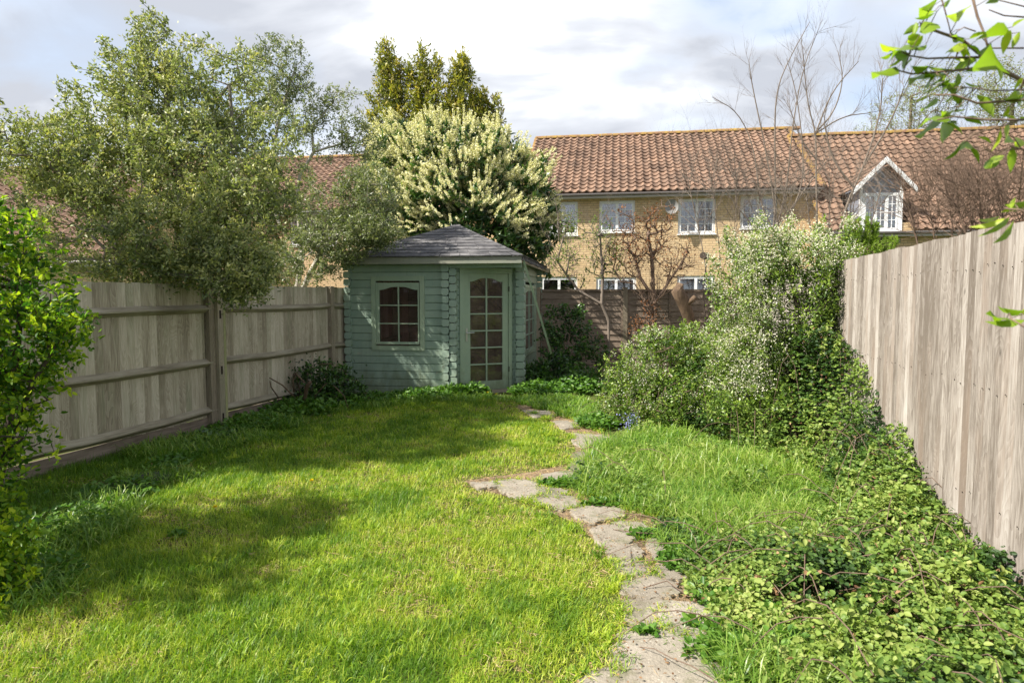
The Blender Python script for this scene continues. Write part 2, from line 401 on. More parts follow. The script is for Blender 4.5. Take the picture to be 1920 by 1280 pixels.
def skel_obj(name, N, pa, r, mat, parent=None, off=(0, 0, 0), sides=5):
    i = np.where(pa >= 0)[0]; A = N[pa[i]]; B = N[i]; ra = np.minimum(r[pa[i]], r[i] * 1.7); rb = r[i]
    d = norm(B - A); u = np.cross(d, np.array([.31, .2, .93])); u = norm(u); w = np.cross(d, u)
    th = np.arange(sides) * 2 * math.pi / sides
    ring = (u[:, None] * np.cos(th)[None, :, None] + w[:, None] * np.sin(th)[None, :, None])
    va = (A - d * ra[:, None] * .3)[:, None] + ring * ra[:, None, None]; vb = B[:, None] + ring * rb[:, None, None]
    V = np.concatenate([va, vb], 1).reshape(-1, 3) - np.array(off)
    b = (np.arange(len(i)) * 2 * sides)[:, None]
    q = [b + np.array([[s, (s + 1) % sides, sides + (s + 1) % sides, sides + s]]) for s in range(sides)]
    return arr_obj(name, V, [np.concatenate(q)], mat, parent, np.full(len(V), .5), smooth=True)
def blob_pts(blobs, n, shell=.5, squash=1.0):
    """blobs (px,py,depth,rx_px,ry_px,depth_radius_m, weight) -> n points; shell -> biased outwards"""
    Cn, Rd, Wt = [], [], []
    for b in blobs:
        px, py, d, rx, ry, rd = b[:6]; w = b[6] if len(b) > 6 else 1
        Cn.append(P(px, py, d)); Rd.append((rx * d / F, rd, ry * d / F)); Wt.append(w * rx * ry)
    Cn, Rd, Wt = np.array(Cn), np.array(Rd), np.array(Wt, float); Wt /= Wt.sum()
    k = R.choice(len(blobs), n, p=Wt)
    u = norm(R.normal(size=(n, 3))); r = R.uniform(0, 1, n) ** (1 / 3.); r = r * (1 - shell) + shell * np.maximum(r, R.uniform(.6, 1.05, n))
    return Cn[k] + u * r[:, None] * Rd[k], u, k
def around(p, n, s, dirs=None):
    """n points scattered round each p, with outward directions"""
    k = len(p); o = norm(R.normal(size=(k * n, 3))); rr = R.uniform(.15, 1, k * n)[:, None] * s
    return np.repeat(p, n, 0) + o * rr, o, np.repeat(np.arange(k), n)
def rec_branch(p, d, L, depth, out, r, up=.25, spread=.5, kids=(2, 4), bend=.18, minL=.15, shrink=.66):
    """bare twiggy branches, recursive; out collects (pts, radii)"""
    n = max(3, int(L / .18)); pts = [p.copy()]; q = p.copy(); dd = d / np.linalg.norm(d)
    for i in range(n):
        dd = dd + R.normal(size=3) * bend * .5 + np.array([0, 0, up * .12]); dd /= np.linalg.norm(dd)
        q = q + dd * (L / n); pts.append(q.copy())
    rad = np.linspace(r, r * .45, n + 1); out.append((pts, rad))
    if depth <= 0 or L < minL: return
    for j in range(R.integers(kids[0], kids[1] + 1)):
        i = R.integers(max(1, n // 3), n + 1)
        base = np.array(pts[i]) - np.array(pts[i - 1]); base /= np.linalg.norm(base)
        nd = base + norm(R.normal(size=3)) * spread + np.array([0, 0, up * .5])
        rec_branch(np.array(pts[i]), nd, L * shrink * R.uniform(.75, 1.2), depth - 1, out, rad[i] * .68, up, spread, kids, bend, minL, shrink)
def polys_obj(name, out, mat, parent=None, off=(0, 0, 0), sides=4):
    N, pa, rr = [], [], []
    for pts, rad in out:
        b = len(N)
        for i, p in enumerate(pts): N.append(p); pa.append(-1 if i == 0 else b + i - 1); rr.append(rad[i])
    return skel_obj(name, np.array(N), np.array(pa), np.array(rr), mat, parent, off, sides)
QG = 1.0; SUN_E = 4.7; SKY_S = .10; SKY_K = .80; EXPO = 1.14; CLOUD_OFF = (1.3, .4, 0)
def ang_of(a, b): return math.atan2(b[1] - a[1], b[0] - a[0])
# ================================================================== LEFT FENCE
LF0 = G(395, 806); LDIR = np.array([310 / F, 1, 0]); LDIR /= np.linalg.norm(LDIR); LANG = math.atan2(LDIR[1], LDIR[0])
sB = onplane(619, 700, LF0, LANG)[0]
def lf(s, off=0.0, z=0.0):
    """point on the left fence line, off>0 towards the garden"""
    return LF0 + LDIR * s + np.array([LDIR[1], -LDIR[0], 0]) * off + np.array([0, 0, z])
def make_left_fence():
    t = thing('wooden_fence', 'weathered closeboard fence in shade on the left, with three rails per bay', 'fence', LF0, LANG)
    posts = [-2 * sB + .05, -sB, 0.0, sB, 2 * sB - .1]
    for i in range(4):
        a, b = posts[i] + .06, posts[i + 1] - .06
        m = MB(); x = a
        wav = 0.0
        while x < b - .02:
            w = min(.098, b - x); tt = R.uniform(0, 1)
            top = 1.77 + R.normal() * .003 + (.008 if i == 1 else .02) - .015 * math.sin((x - a) / (b - a) * math.pi)
            dy = R.normal() * .0015
            pr = [(0, .004 + dy), (w - .013, -.017 + dy), (w - .012, .011 + dy), (w + .004, .011 + dy), (w + .004, .019 + dy), (0, .019 + dy)]
            zb = (.175 if i == 1 else .19) + .012 * math.sin(x * 2.1) + R.normal() * .003
            m.prism([(p[0], p[1]) for p in pr], (x, 0, zb), (1, 0, 0), (0, 1, 0), (0, 0, top - zb), tt)
            x += w - .0005
        m.build('board_panel', M['fence_left'], t)
        for z, sz in ((1.485, .05), (.835, .05), (.245, .05)):
            m = MB(); n = 8; q = []
            for k in range(n + 1):
                xx = a - .05 + (b - a + .1) * k / n
                q.append((xx, z - .02 * math.sin(k / n * math.pi) + R.normal() * .003))
            for k in range(n):
                (xa, za), (xb, zb2) = q[k], q[k + 1]
                ringA = [(xa, -.016, za - sz), (xa, -.016 - sz * 1.25, za - sz * .15), (xa, -.016 - sz * 1.25, za + sz * .15), (xa, -.016, za + sz)]
                ringB = [(xb, -.016, zb2 - sz), (xb, -.016 - sz * 1.25, zb2 - sz * .15), (xb, -.016 - sz * 1.25, zb2 + sz * .15), (xb, -.016, zb2 + sz)]
                m.add(ringA + ringB, [(0, 1, 5, 4), (1, 2, 6, 5), (2, 3, 7, 6)] + ([(0, 3, 2, 1)] if k == 0 else []) + ([(4, 5, 6, 7)] if k == n - 1 else []), .3 + z * .2)
            m.build('rail', RAILH, t)
        m = MB(); m.para((a - .02, -.012, -.1), (b - a + .04, 0, 0), (0, .025, 0), (0, 0, .262 if i == 1 else .27), .5)
        m.build('gravel_board', M['gravel_board_h'], t)
    for i, s in enumerate(posts[:4]):
        m = MB(); h = 1.80 if i != 1 else 1.76
        m.box(s - .055, s + .04, -.075, .03, -.1, h, R.uniform(0, 1))
        m.build('post', M['post'], t)
    # doubled post, green batten, dark boxes painted as shade inside the mortises
    m = MB(); s = .0
    m.box(s + .045, s + .135, -.115, -.03, -.1, 1.70, .8)
    pp = m.build('post', M['post'], t)
    for z in (1.36, .68, .10):
        m = MB(); m.box(s + .072, s + .104, -.1165, -.113, z, z + .10, .5); m.build('mortise_shade', M['brace'], pp)
    m = MB(); m.box(s + .137, s + .178, -.117, -.07, -.1, 1.675, .5); m.build('batten', M['batten'], t)
def rotmat(name, src_name, *a, **k): pass
RAILH = None
def horiz_wood(name, dark, mid, light):
    m = NT(name); c = m.coord((.25, 3, 3)); n = m.noise(c, 9, 5, .7, .4); b = m.noise(m.coord((.6, 1, 1)), 2.5, 4, .7)
    col = m.ramp(m.math('ADD', m.math('MULTIPLY', n, .6), m.math('MULTIPLY', b, .4)), [(.36, dark), (.5, mid), (.64, light)])
    return m.out(m.pbr(col, .9, m.bump(n, .5, .01), .2))
RAILH = horiz_wood('rail_wood', (.18, .155, .11), (.30, .265, .195), (.41, .37, .285))
M['gravel_board_h'] = horiz_wood('gravel_board_planks', (.13, .10, .075), (.22, .175, .135), (.31, .25, .20))
make_left_fence()
# ================================================================== RIGHT FENCE
RA, RB = P(1920, 560, 3.31), P(1600, 560, 6.40); RA[2] = RB[2] = 0
RD = (RB - RA) / np.linalg.norm(RB - RA); RANG = math.atan2(RD[1], RD[0])
def rf(s, off=0.0, z=0.0):
    """off>0 towards the garden (left)"""
    return RA + RD * s + np.array([-RD[1], RD[0], 0]) * off + np.array([0, 0, z])
def make_right_fence():
    t = thing('wooden_fence', 'tall sunlit closeboard fence of pale pinkish grey boards along the right side', 'fence', RA, RANG)
    m = MB(); x = -1.3; pan = 0
    k = 0
    while x < 10.4:
        w = R.uniform(.082, .106); tt = R.uniform(0, 1)
        top = 2.0 + R.normal() * .002 - .006 * (k % 9 > 4)
        dy = R.normal() * .002
        # local +y is the garden side
        m.prism([(0, .000 + dy), (w, .012 + dy), (w, .026 + dy), (w - .003, .029 + dy), (0, .011 + dy)], (x, 0, -.05), (1, 0, 0), (0, 1, 0), (0, 0, top + .05), tt)
        x += w - .009; k += 1
    nb = len(m.f)
    for z in (.4, 1.05, 1.75):
        mr = MB(); mr.box(-1.3, 10.4, -.06, -.002, z, z + .07, .4); mr.build('rail', RAILH, t)
    nails = []
    for s in np.arange(-1.25, 6, .091):
        for z in (.44, 1.09, 1.785):
            if R.uniform() < .2: continue
            nails.append((s + .05 + R.normal() * .006, z + R.normal() * .012))
    for s, z in nails:
        m.box(s - .0022, s + .0022, .026, .0302, z - .003, z + .0022)
    bp = m.build('board_panel', M['fence_right'], t); bp.data.materials.append(M['brace'])
    for q in range(nb, len(m.f)): bp.data.polygons[q].material_index = 1
    for s in (-1.2, 1.5, 4.2, 6.9, 9.6):
        m = MB(); m.box(s, s + .1, -.16, -.062, -.1, 1.9, R.uniform(0, 1)); m.build('post', M['post'], t)
make_right_fence()
# ================================================================== BACK FENCE
BD = 13.7; BANG = math.radians(-1.2)
b0 = P(1008, 560, BD); b0[2] = 0
M['lap_boards'] = horiz_wood('lap_board_wood', (.13, .098, .072), (.225, .175, .135), (.31, .25, .20))
def make_back_fence():
    t = thing('lap_panel_fence', 'brown overlapping-board panel fence behind the summerhouse and bare climbers', 'fence', b0, BANG)
    s0, s1 = -4.6, 5.1; pw = 1.86
    k = int(round((s0) / pw)); xs = [i * pw for i in range(-2, 4)]
    for i, x in enumerate(xs[:-1]):
        a, b = x + .05, x + pw - .05
        m = MB(); z = .06; r = 0
        while z < 1.72:
            w = .155; tt = R.uniform(0, 1); n = 14; lo = [z + R.normal() * .006 for _ in range(n + 1)]
            vs = []; fs = []
            for j in range(n + 1):
                xx = a + (b - a) * j / n
                vs += [(xx, -.016, lo[j]), (xx, .004, min(z + w, 1.76)), (xx, -.004, lo[j] - .002)]
            for j in range(n):
                p, q = 3 * j, 3 * j + 3
                fs += [(p, q, q + 1, p + 1), (p + 2, q + 2, q, p)]
            m.add(vs, fs, tt); z += .128
        m.build('board_panel', M['lap_boards'], t)
        m = MB()
        m.box(a - .02, b + .02, -.03, .03, 1.75, 1.80, .5)
        for xx in (a, (a + b) / 2, b - .035): m.box(xx, xx + .035, -.032, -.017, .06, 1.75, R.uniform())
        m.build('panel_frame', RAILB, t)
    for x in xs:
        m = MB(); m.box(x - .048, x + .048, -.05, .05, -.1, 1.84, R.uniform()); m.build('post', M['post'], t)
RAILB = horiz_wood('panel_frame_wood', (.11, .08, .06), (.19, .145, .11), (.26, .205, .16))
make_back_fence()

# ================================================================== SUMMERHOUSE
AL = math.radians(-9); DA = math.radians(24); CA = math.radians(81)
B = P(846, 560, 10.55); B[2] = 0
def dv(a): return np.array([math.cos(a), math.sin(a), 0])
def nv(a): return np.array([math.sin(a), -math.cos(a), 0])   # outward normal (towards camera / right)
sA = onplane(654, 600, B, AL)[0]; A0 = B + dv(AL) * sA
sC = onplane(972, 600, B, DA)[0]; C0 = B + dv(DA) * sC
lC = onplane(1007, 600, C0, CA)[0]
E0 = C0 + dv(CA) * lC
# back line through E0 parallel to wall A; left line through A0 parallel to wall C
lD = (E0 - A0) @ dv(CA); F0 = A0 + dv(CA) * lD
WH = 2.20
shed = thing('summerhouse', 'sage green painted timber corner summerhouse with pyramid shingle roof and glazed door', 'summerhouse', B)
def sb(m, name, mat, parent=None, smooth=False): return m.build(name, mat, parent or shed, B, smooth)
def logwall(m, o, a, s0, s1, z0, z1, holes=(), pitch=.1275, th=.045, proud=0.0):
    z = z0; r = 0
    while z < z1 - .02:
        h = min(pitch, z1 - z); zc = z + h / 2; segs = [(s0, s1)]
        for (h0, h1, g0, g1) in holes:
            if g0 < zc < g1:
                ns = []
                for (p, q) in segs:
                    if h0 > p: ns.append((p, min(q, h0)))
                    if h1 < q: ns.append((max(p, h1), q))
                segs = [x for x in ns if x[1] - x[0] > .004]
        for (p, q) in segs:
            wob = R.normal() * .0015
            pr = [(proud + wob - .016, 0.0), (proud + wob, .011), (proud + wob, h - .008), (proud + wob - .014, h), (-th, h), (-th, 0)]
            m.prism(pr, o + dv(a) * p + np.array([0, 0, z]), nv(a), (0, 0, 1), dv(a) * (q - p), R.uniform())
        z += pitch; r += 1
def blocks(m, o, a, s0, s1, z0, z1, p0, p1, shift=0.0, pitch=.1275):
    z = z0 + shift
    while z < z1 - .05:
        g = .012; b = .022; x0, x1 = s0 + R.normal() * .004, s1 + R.normal() * .004; h = pitch - g
        pr = [(x0 + b, 0), (x1 - b, 0), (x1, b), (x1, h - b), (x1 - b, h), (x0 + b, h), (x0, h - b), (x0, b)]
        m.prism(pr, o + nv(a) * p0 + np.array([0, 0, z]), dv(a), (0, 0, 1), nv(a) * (p1 - p0 + R.normal() * .003), R.uniform())
        z += pitch
def rect_px(x0, y0, x1, y1, o, a):
    s0, zt = onplane(x0, y0, o, a); s1, zb = onplane(x1, y1, o, a); return s0, s1, zb, zt
def fbox(m, o, a, s0, s1, z0, z1, n0, n1, t=.5):
    m.para(o + dv(a) * s0 + nv(a) * n0 + np.array([0, 0, z0]), dv(a) * (s1 - s0), nv(a) * (n1 - n0), (0, 0, z1 - z0), t)
def frame4(m, o, a, s0, s1, z0, z1, w, n0, n1):
    fbox(m, o, a, s0, s0 + w, z0, z1, n0, n1, R.uniform()); fbox(m, o, a, s1 - w, s1, z0, z1, n0, n1, R.uniform())
    fbox(m, o, a, s0 + w, s1 - w, z1 - w, z1, n0, n1 - .0015, R.uniform()); fbox(m, o, a, s0 + w, s1 - w, z0, z0 + w, n0, n1 - .0015, R.uniform())
def arch(m, o, a, s0, s1, zt, drop, top, n0, n1):
    pts = [(s0, zt - drop)]
    for k in range(1, 16):
        u = k / 16; x = s0 + (s1 - s0) * u
        q = min(1, max(0, (1 - abs(2 * u - 1)) * 1.5 - .12)); q = q * q * (3 - 2 * q)
        pts.append((x, zt - drop + drop * q))
    pts.append((s1, zt - drop)); pr = pts + [(s1, top), (s0, top)]
    # split in vertical slices so every face stays convex
    for k in range(16):
        (xa, za), (xb, zb) = pts[k], pts[k + 1]
        m.prism([(xa, za), (xb, zb), (xb, top), (xa, top)], o + nv(a) * n0, dv(a), np.array([0, 0, 1]), nv(a) * (n1 - n0), .5)
W1o = rect_px(696, 518, 797, 657, B, AL); W1i = rect_px(704.5, 530, 787, 645, B, AL); W1g = rect_px(711, 538, 784, 641, B, AL)
DR = rect_px(861, 502, 959, 738, B, DA); DLf = rect_px(869, 512, 953, 736, B, DA); DG = rect_px(881, 521, 942, 712, B, DA)
DR = (DR[0], DR[1], .04, DR[3])
WC = rect_px(983, 533, 1002, 657, C0, CA)
m = MB(); logwall(m, B, AL, sA, -.02, 0, WH, [W1o]); wallA = sb(m, 'wall', M['paint']); 
m = MB(); logwall(m, B, DA, .06, sC - .03, 0, WH, [(DR[0], DR[1], -1, DR[3])]); wallD = sb(m, 'wall', M['paint'])
m = MB(); logwall(m, C0, CA, .02, lC, 0, WH, [WC]); wallC = sb(m, 'wall', M['paint'])
m = MB(); logwall(m, A0, CA + math.pi, -lD, -.02, 0, WH, []); sb(m, 'wall', M['paint'])
m = MB(); LB = (E0 - F0) @ dv(AL); logwall(m, E0, AL + math.pi, .05, LB - .05, 0, WH, []); sb(m, 'wall', M['paint'])
# crossed log ends
s_a, s_b = onplane(830, 600, B, AL)[0], onplane(843.5, 600, B, AL)[0]
s_c = onplane(857, 600, B, AL)[0]
m = MB(); blocks(m, B, AL, s_a, s_b - .002, 0, WH - .02, .002, .075); sb(m, 'log_end_column', M['paint'])
m = MB(); blocks(m, B, AL, s_b + .002, s_c, 0, WH - .06, -.03, .055, .064); sb(m, 'log_end_column', M['paint'])
m = MB(); blocks(m, A0, AL, -.06, .05, 0, WH - .02, .002, .06, .03); sb(m, 'log_end_column', M['paint'])
cs0, cs1 = onplane(969, 600, C0, AL)[0], onplane(985, 600, C0, AL)[0]
m = MB(); blocks(m, C0, AL, cs0, cs1, 0, WH - .02, -.02, .13, .02); sb(m, 'log_end_column', M['paint'])
m = MB(); blocks(m, C0, AL, cs0 - .075, cs0 - .004, 0, WH - .05, -.05, .04, .08); sb(m, 'log_end_column', M['paint'])
m = MB(); blocks(m, E0, AL, -.02, .11, 0, WH - .02, -.04, .06, .05); sb(m, 'log_end_column', M['paint'])
# front window
def window(o, a, outer, inner, glass, nx, nz, name='window', archd=.05):
    m = MB(); w = inner[0] - outer[0]
    frame4(m, o, a, outer[0], outer[1], outer[2], outer[3], w, -.04, .022); win = sb(m, name, M['paint_trim'])
    m = MB(); s0, s1, z0, z1 = inner; g0, g1, q0, q1 = glass
    fbox(m, o, a, s0 + .002, g0, z0, z1, -.035, .006, .3); fbox(m, o, a, g1, s1 - .002, z0, z1, -.035, .006, .6)
    fbox(m, o, a, g0, g1, z0, q0, -.035, .0045, .4); fbox(m, o, a, g0, g1, q1 + .001, z1, -.035, .0045, .4)
    if archd: arch(m, o, a, g0, g1, q1, archd, q1 + .002, -.03, .004)
    sb(m, 'sash', M['paint_trim'], win)
    m = MB()
    for k in range(1, nx): x = g0 + (g1 - g0) * k / nx; fbox(m, o, a, x - .010, x + .010, q0, q1 - .002, -.02, .008, .5)
    for k in range(1, nz):
        z = q0 + (q1 - q0) * k / nz; fbox(m, o, a, g0, g1, z - .009, z + .009, -.018, .0065, .5)
    sb(m, 'glazing_bar', M['paint_trim'], win)
    m = MB(); fbox(m, o, a, g0 - .003, g1 + .003, q0 - .003, q1 + .003, -.016, -.012); sb(m, 'pane', M['shed_glass'], win)
    return win
win = window(B, AL, W1o, W1i, W1g, 2, 3, archd=.05)
m = MB(); fbox(m, B, AL, W1i[0], W1i[1], W1i[2] - .004, W1i[2] + .018, .0, .045); sb(m, 'sill', M['paint_trim'], win)
s0, s1, z0, z1 = WC; window(C0, CA, WC, (s0 + .06, s1 - .06, z0 + .06, z1 - .06), (s0 + .11, s1 - .11, z0 + .11, z1 - .11), 2, 4, archd=.04)
# door
m = MB(); o, a = B, DA
fbox(m, o, a, DR[0], DLf[0], .03, DR[3], -.045, .028, .4); fbox(m, o, a, DLf[1], DR[1], .03, DR[3], -.045, .028, .7)
fbox(m, o, a, DLf[0], DLf[1], DLf[3], DR[3], -.045, .026, .2)
sb(m, 'door_frame', M['paint_trim'])
m = MB(); s0, s1, z1 = DLf[0] + .003, DLf[1] - .003, DLf[3] - .003; z0 = .06; g0, g1, q0, q1 = DG
fbox(m, o, a, s0, g0, z0, z1, -.035, .008, .3); fbox(m, o, a, g1, s1, z0, z1, -.035, .008, .7)
fbox(m, o, a, g0, g1, z0, q0, -.035, .0065, .5); fbox(m, o, a, g0, g1, q1 + .001, z1, -.035, .0065, .5)
arch(m, o, a, g0, g1, q1, .06, q1 + .002, -.03, .006)
for k in range(5): fbox(m, o, a, g0, g1, q0, q0, 0, 0) if False else None
door = sb(m, 'door', M['paint_trim'])
m = MB(); x = (g0 + g1) / 2; fbox(m, o, a, x - .013, x + .013, q0, q1 - .002, -.022, .010)
for k in range(1, 6):
    z = q0 + (q1 - .03 - q0) * k / 6; fbox(m, o, a, g0, g1, z - .011, z + .011, -.02, .0085)
sb(m, 'glazing_bar', M['paint_trim'], door)
m = MB(); fbox(m, o, a, g0 - .003, g1 + .003, q0 - .003, q1 + .003, -.017, -.013); sb(m, 'pane', M['door_glass'], door)
hs, hz = onplane(874.5, 624, B, DA)
m = MB(); fbox(m, o, a, hs - .016, hs + .016, hz - .14, hz + .08, .008, .016)
m.tube([o + dv(a) * hs + nv(a) * .012 + np.array([0, 0, hz]), o + dv(a) * hs + nv(a) * .055 + np.array([0, 0, hz]), o + dv(a) * (hs + .02) + nv(a) * .062 + np.array([0, 0, hz]), o + dv(a) * (hs + .12) + nv(a) * .058 + np.array([0, 0, hz + .005])], .009)
sb(m, 'handle', M['metal'], door)
m = MB(); fbox(m, o, a, DR[0], DR[1], -.05, .055, -.05, .04); sb(m, 'threshold', M['post'])
for zz in (.35, 1.72):
    m = MB(); fbox(m, o, a, DLf[1] - .008, DLf[1] + .008, zz, zz + .09, .028, .034); sb(m, 'hinge', M['brace'], door)
# inside
m = MB(); cen = (A0 + E0) / 2
m.add([A0 + [0, 0, .05], B + [0, 0, .05], C0 + [0, 0, .05], E0 + [0, 0, .05], F0 + [0, 0, .05]], [(0, 1, 2, 3, 4)]); sb(m, 'floor', M['intwall'])
m = MB()
def lining(p, q, n=None):
    d = q - p; L = np.linalg.norm(d); a = math.atan2(d[1], d[0]); k = int(L / .12)
    for i in range(k):
        w = L / k; m.para(p + dv(a) * (i * w + .003) + [0, 0, .06], dv(a) * (w - .006), -nv(a) * .02, (0, 0, 2.12), R.uniform())
ins = .08
lining(F0 + dv(AL) * ins - dv(CA) * ins, E0 - dv(AL) * ins - dv(CA) * ins); lining(A0 + dv(AL) * ins + dv(CA) * ins, F0 + dv(AL) * ins - dv(CA) * ins)
sb(m, 'lining', M['intwall'])
m = MB(); q0_, q1_ = P(878, 508, 11.9), P(950, 600, 11.9); m.tube([q0_, q1_], .06, 4); sb(m, 'brace', M['brace'])
# roof
oF = B + nv(AL) * .24
sl, zl = onplane(640.5, 486, oF, AL); sr, zr = onplane(978, 482, oF, AL)
zf = onplane(810, 481, oF, AL)[1]
R0 = oF + dv(AL) * sl; R1 = oF + dv(AL) * sr
lr = onplane(1024, 497, R1, CA)[0]; print('roof', sl, sr, 'depth', lr, 'zf', zf, 'lC', lC, 'lD', lD)
R2 = R1 + dv(CA) * lr; R3 = R0 + dv(CA) * lr
ctr = (R0 + R1 + R2 + R3) / 4; ap = ctr.copy()
rr_ = ray(833, 421); ap[2] = CH + rr_[2] / rr_[1] * ctr[1]; print('apex', ap, 'px', 960 + F * CP * ctr[0] / ctr[1])
cor = [R0, R1, R2, R3]
for p in cor: p[2] = 0
m = MB()
for i in range(4):
    p, q = cor[i].copy(), cor[(i + 1) % 4].copy(); d = (q - p) / np.linalg.norm(q - p); n = np.array([d[1], -d[0], 0])
    if i == 1: continue
    p[2] = q[2] = zf - .115
    m.para(p + d * (.0 if i % 2 == 0 else .022), d * (np.linalg.norm(q - p) - (0 if i % 2 == 0 else .044)), -n * .022, (0, 0, .115), R.uniform())
fas = sb(m, 'fascia', M['fascia'])
m = MB(); p, q = cor[1].copy(), cor[2].copy(); d = (q - p) / np.linalg.norm(q - p); n = np.array([d[1], -d[0], 0]); p[2] = zf - .10
m.para(p + d * .024 , d * (np.linalg.norm(q - p) - .03), -n * .022, (0, 0, .095), .5); fas2 = sb(m, 'fascia', M['post'])
m = MB()
for k in range(16):
    x = lr * (k + .05) / 16; p = cor[1] + d * x; p[2] = zf - .065 + R.normal() * .006
    m.para(p + n * .004, d * (lr / 16 * .88), n * .012, (0, 0, zf + .004 - p[2]), R.uniform())
sb(m, 'shingle_edge', M['shingle'], fas2)
m = MB(); N_ = 11; apx = ap
for i in range(4):
    p, q = cor[i].copy(), cor[(i + 1) % 4].copy(); d = (q - p) / np.linalg.norm(q - p); n = np.array([d[1], -d[0], 0])
    p = p + n * .03 - d * .03; q = q + n * .03 + d * .03; p[2] = q[2] = zf - .002
    fn = np.cross(q - p, apx - p); fn /= np.linalg.norm(fn)
    m.add([p - fn * .004, q - fn * .004, apx - fn * .004], [(0, 1, 2)], .3)
    for c in range(N_):
        t0, t1 = c / N_, (c + 1.25) / N_
        a0, b0_ = p + (apx - p) * t0, q + (apx - q) * t0; a1, b1 = p + (apx - p) * min(t1, 1), q + (apx - q) * min(t1, 1)
        L = np.linalg.norm(b0_ - a0); k = max(1, int(L / .165)); st = (c % 2) * .5
        xs = [0] + [min(1, max(0, (j + st) / k)) for j in range(1 - int(st > 0), k + 1)] + [1]; xs = sorted(set(xs))
        for u0, u1 in zip(xs[:-1], xs[1:]):
            if u1 - u0 < .01: continue
            gap = .004 / max(L, .1)
            lo = [a0 + (b0_ - a0) * (u0 + gap), a0 + (b0_ - a0) * (u1 - gap)]; hi = [a1 + (b1 - a1) * u0, a1 + (b1 - a1) * u1]
            lift = .011 + R.uniform(0, .004); ch = (apx - p) / np.linalg.norm(apx - p)
            j = R.normal() * .004
            vs = [lo[0] + fn * lift + ch * j, lo[1] + fn * lift + ch * j, hi[1] + fn * .002, hi[0] + fn * .002, lo[0] + ch * j, lo[1] + ch * j]
            m.add(vs, [(0, 1, 2, 3), (4, 5, 1, 0)], R.uniform())
roof = sb(m, 'roof', M['shingle'])
m = MB()
for i in range(4):
    p = cor[i].copy(); p[2] = zf + .01
    hd = apx - p; n = int(np.linalg.norm(hd) / .16)
    hn = np.cross(hd, [0, 0, 1]); hn /= np.linalg.norm(hn)
    for k in range(n):
        a0 = p + hd * (k / n) + np.array([0, 0, .016]); a1 = p + hd * ((k + 1.2) / n) + np.array([0, 0, .008])
        dn = np.array([0, 0, -.03])
        m.add([a0 + hn * .075 + dn, a0, a0 - hn * .075 + dn, a1 - hn * .07 + dn, a1, a1 + hn * .07 + dn], [(0, 1, 4, 5), (1, 2, 3, 4)], R.uniform())
sb(m, 'hip_cap', M['shingle'], roof)
m = MB()   # ceiling boards and top plate above the door
for i in range(1): m.add([x + [0, 0, zf - .06] for x in (R0, R1, R2, R3)], [(0, 1, 2, 3)])
sb(m, 'soffit', M['paint_trim'])
m = MB(); fbox(m, B, AL, -.05, (R1 - oF) @ dv(AL) - .03, WH - .10, zf - .07, -.02, .05); 
sb(m, 'top_plate', M['paint'])
# leaning batten
m = MB(); p, q = P(977.5, 481, 10.28), P(1032, 664, 10.9)
dd = (q - p) / np.linalg.norm(q - p); bt = thing('leaning_batten', 'thin pale green batten leaning from the summerhouse roof corner to the ground', 'batten', q)
m.para(p, q - p, np.cross(dd, [0, 1, 0]) * .035, (0, .02, 0)); ob = m.build('shaft', M['paint_trim'], bt, q)
m = MB(); m.tube([p + (q - p) * .012 + [0.01, -.012, 0], p + (q - p) * .012 + [0.01, .03, 0]], .006, 6); m.build('nail', M['metal'], bt, q)

# ================================================================== HOUSES
def pantiles(m, x0, x1, pa, pb, pitch=.27, gauge=.30, cut=None):
    """local x; slope from eave point pa=(y,z) to ridge pb"""
    d = np.array([pb[0] - pa[0], pb[1] - pa[1]]); L = np.linalg.norm(d); d /= L; n = np.array([-d[1], d[0]])
    rows = int(math.ceil(L / gauge)); cols = int(math.ceil((x1 - x0) / pitch)); S = 8
    us = np.linspace(0, 1, S); h = np.where(us < .48, .048 * np.sin(np.pi * us / .48), -.018 * np.sin(np.pi * (us - .48) / .52))
    for r in range(rows):
        t0, t1 = r * gauge, min(L, (r + 1) * gauge + .03)
        for c in range(cols):
            xa = x0 + c * pitch
            if cut and cut(xa + pitch / 2, (t0 + t1) / 2): continue
            tt = float(np.clip(R.normal(.5, .22), 0, 1)); vs = []; j = R.normal() * .006; l = R.normal() * .004
            for k in range(S):
                x = min(xa + us[k] * pitch, x1 + .02)
                for (t, hh) in ((t0 + j, -.01), (t0 + j, .042 + l), (t1, .0)):
                    o = (hh + h[k]) if hh > -.005 or True else 0
                    vs.append((x, pa[0] + d[0] * t + n[0] * o, pa[1] + d[1] * t + n[1] * o))
            fs = []
            for k in range(S - 1):
                a, b = 3 * k, 3 * k + 3
                fs += [(a, b, b + 1, a + 1), (a + 1, b + 1, b + 2, a + 2)]
            m.add(vs, fs, tt)
